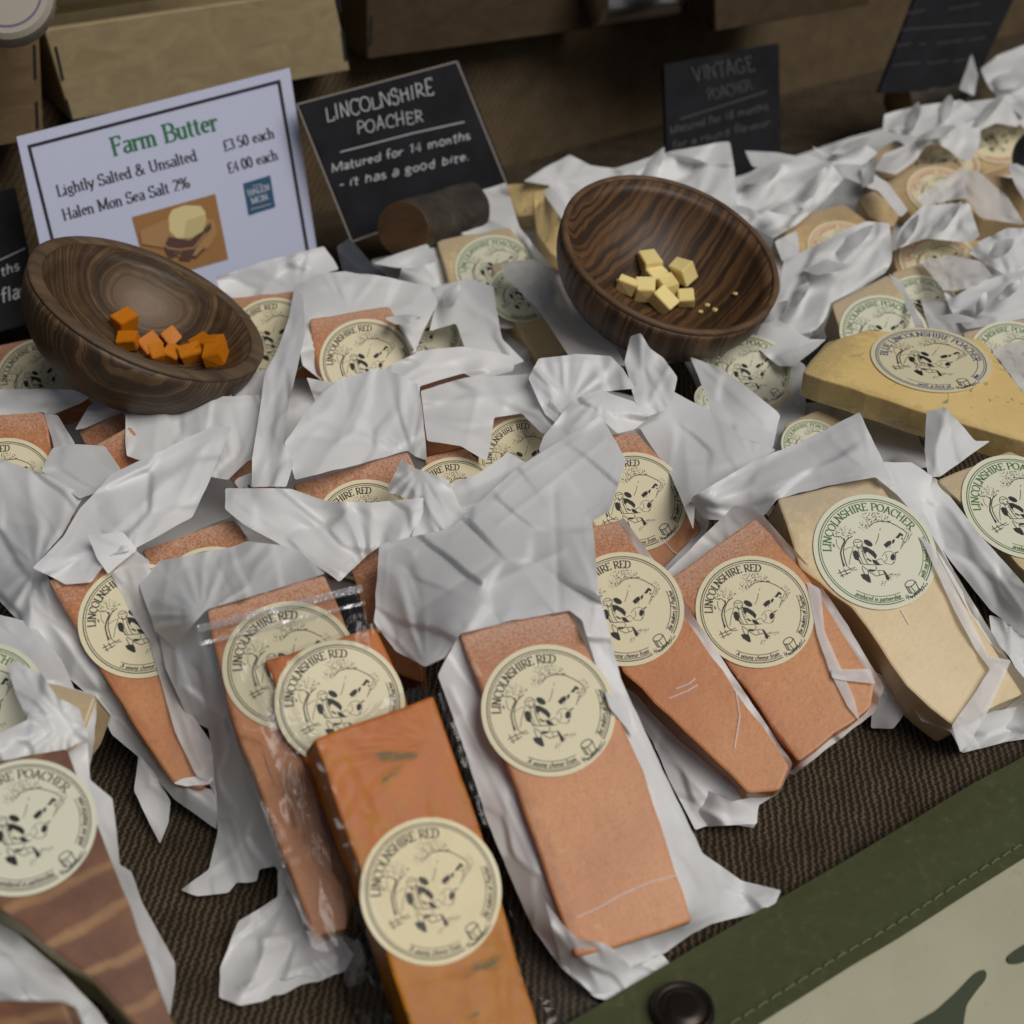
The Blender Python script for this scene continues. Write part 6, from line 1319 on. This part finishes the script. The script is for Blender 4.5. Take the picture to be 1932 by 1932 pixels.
film('BL', [(1440, 700, 9.2), (1470, 668, 9.6), (1559, 636, 11.1), (1600, 628, 11.1), (1560, 655, 11.3), (1520, 700, 11.3), (1516, 742, 10), (1500, 765, 8.4), (1460, 800, 7.4), (1450, 740, 8.4)], folds=[('fan', 1510, 700, 25, 2.4)], amp=.7, ang=20, wl=24)
film('BL', [(1520, 740, 9.2), (1640, 775, 9), (1760, 815, 8.8), (1880, 850, 8.6), (1880, 862, 7.8), (1740, 830, 7.8), (1600, 785, 7.8)], amp=.6, ang=15, wl=24)
film('Y1', [(940, 350, 9), (1030, 335, 10), (1080, 420, 9.4), (1080, 500, 9), (1040, 495, 8.8), (975, 430, 8.4)], amp=1.6, wl=24, ang=60)

# sticker, dark bundle, dark grey plastic
stk = over('S11', .012, crop(0, 1, [(1258, 805), (1275, 785), (1350, 752), (1352, 850), (1290, 850)]))
o = sheet('white_sticker', stk, None, amp=.2, wl=60, wob=.3, m=mat('sticker_white', (.72, .72, .72), .4)); tag(o, 'white sticker corner with black print beside the twisted paper', 'sticker')
pr = Print(); spl = PACKS['S11'][1]
pr.ribbon(crop(0, 1, [(1305, 835), (1320, 850)]), 3); pr.ribbon(crop(0, 1, [(1332, 820), (1345, 842)]), 3)
print_on('print', pr, spl, [M_INKK], o, .0135)
o = sheet('dark_plastic_bag', [(635, 465, 7.4), (660, 450, 7.8), (705, 500, 7.4), (760, 545, 7), (770, 570, 6.4), (690, 540, 6.4), (645, 510, 6.6)], None, m=mat('dark_plastic', (.06, .065, .075), .25, .5), amp=2, wl=30); tag(o, 'crumpled dark grey plastic under the Lincolnshire Poacher slate', 'plastic bag')
bpl2 = tilted(1925, 280, 10, 40, -20)
bm = bmesh.new(); bmesh.ops.create_uvsphere(bm, u_segments=40, v_segments=24, radius=.033)
for v in bm.verts: v.co = Vector((v.co.x*1.1, v.co.y*.8, v.co.z*.85))*(1+.06*float(vnoise(v.co.x*60, v.co.y*60+v.co.z*40, 3)))
bmesh.ops.transform(bm, matrix=Matrix.Translation(at(1990, 292, .112)), verts=bm.verts)
o = link('dark_bundle', bm_mesh('dark_bundle', bm), mat('dark_wrap', (.045, .045, .05), .55, .4), None, smooth=True); tag(o, 'dark grey rounded bundle cut by the right edge among the papers', 'bundle')

# scratches and creases in the clear fronts of the packs
for key, pts in (('RC', [(1088, 1731), (1130, 1712), (1180, 1684), (1225, 1665), (1274, 1652)]), ('R2', [(1262, 1318), (1296, 1304), (1316, 1292)]), ('R2', [(1388, 1300), (1396, 1350), (1386, 1412)]),
                 ('R2', [(1275, 1300), (1300, 1290), (1312, 1280)]), ('R8', [(306, 1295), (312, 1310), (316, 1330)]), ('P1', [(1700, 1150), (1716, 1178)]), ('R7', [(1254, 1022), (1270, 1040), (1284, 1048)])):
    pl = PACKS[key][1]; pr = Print(); n = len(pts)
    for i, (a, b) in enumerate(zip(pts, pts[1:])): pr.ribbon([a, b], 2.6-1.2*abs(i-n/2+.5)/n)
    pr.build('film_crease', lambda x, y, l: pl.hit(x, y, .0008+l*.00002), [SHEER], T(key))

sheet('paper_flap', [(1028, 1700, 'RC+2'), (1060, 1742, 'RC+3'), (1090, 1772, 'RC+4'), (1140, 1780, 'RC+3'), (1160, 1792, 'RC+2'), (1192, 1828, 1.0), (1250, 1800, .8), (1270, 1826, .6), (1180, 1880, .4), (1120, 1876, .6), (1062, 1826, 1.4)], T('RC'), [('crease', 1075, 1765, 1130, 1860, 1.8, 10), ('fan', 1150, 1800, 9, 1.6)], amp=1.2, ang=40, wl=34)

film('O2', over('O2', .006, [(586, 1396), (604, 1386), (640, 1500), (690, 1640), (700, 1700), (672, 1660), (620, 1520)]), folds=[('crease', 600, 1400, 690, 1660, 3.0, 5)], amp=1.6, ang=72, wl=20, facet=1.6)
film('O2', over('O2', .004, [(822, 1310), (838, 1306), (880, 1420), (925, 1560), (912, 1560), (868, 1440)]), folds=[('crease', 830, 1312, 915, 1555, 2.5, 4)], amp=1.2, ang=70, wl=20, facet=1.4)

sheet('clear_film', over('O2', .0035, [(596, 1400), (700, 1358), (816, 1316), (860, 1440), (905, 1560), (1018, 1950), (900, 1985), (800, 1975), (705, 1700)]), T('O2'), m=CLING, folds=[('fan', 820, 1400, 17, .7), ('crease', 640, 1440, 850, 1400, .8, 5), ('crease', 760, 1860, 980, 1800, 1.0, 5)], amp=.38, ang=70, wl=34, facet=1.0)
# small folds and peaks of paper standing up over the far part of the pile
rp = random.Random(12)
for key, cx, cy in (('V1', 1440, 330), ('V1', 1480, 395), ('V1', 1535, 350), ('V8', 1605, 275), ('V4', 1720, 225), ('V4', 1785, 205), ('V7', 1865, 208), ('V7', 1905, 150), ('V6', 1765, 250), ('V2', 1640, 325), ('P6', 1505, 560), ('P6', 1560, 505),
                    ('P6', 1612, 450), ('V3', 1785, 412), ('V3', 1710, 440), ('V5', 1885, 470), ('P11', 1850, 575), ('P11', 1905, 545), ('P6', 1460, 590), ('P11', 1800, 600), ('V1', 1410, 400), ('Y2', 1230, 310), ('P5', 760, 600), ('P3', 850, 560)):
    a = rp.uniform(-1.3, .5); L = rp.uniform(26, 46); w = rp.uniform(9, 17); ca, sa = math.cos(a), math.sin(a); q = []
    for t, k in ((-1, 0), (-.45, .9), (.2, 1.0), (.75, .55), (1.05, 0), (.6, -.6), (0, -1.0), (-.55, -.5)):
        x, y = t*L, k*w*rp.uniform(.6, 1.2); q.append((cx+x*ca-y*sa, cy+x*sa+y*ca, 10.9+.9*t*(1 if rp.random() < .8 else -1)*.5+(.5 if k > 0 else 0)))
    sheet('paper_fold', q, T(key), [('crease', q[0][0], q[0][1], q[4][0], q[4][1], 3.0, 7)], amp=1.5, ang=math.degrees(a), wl=26, wob=2)
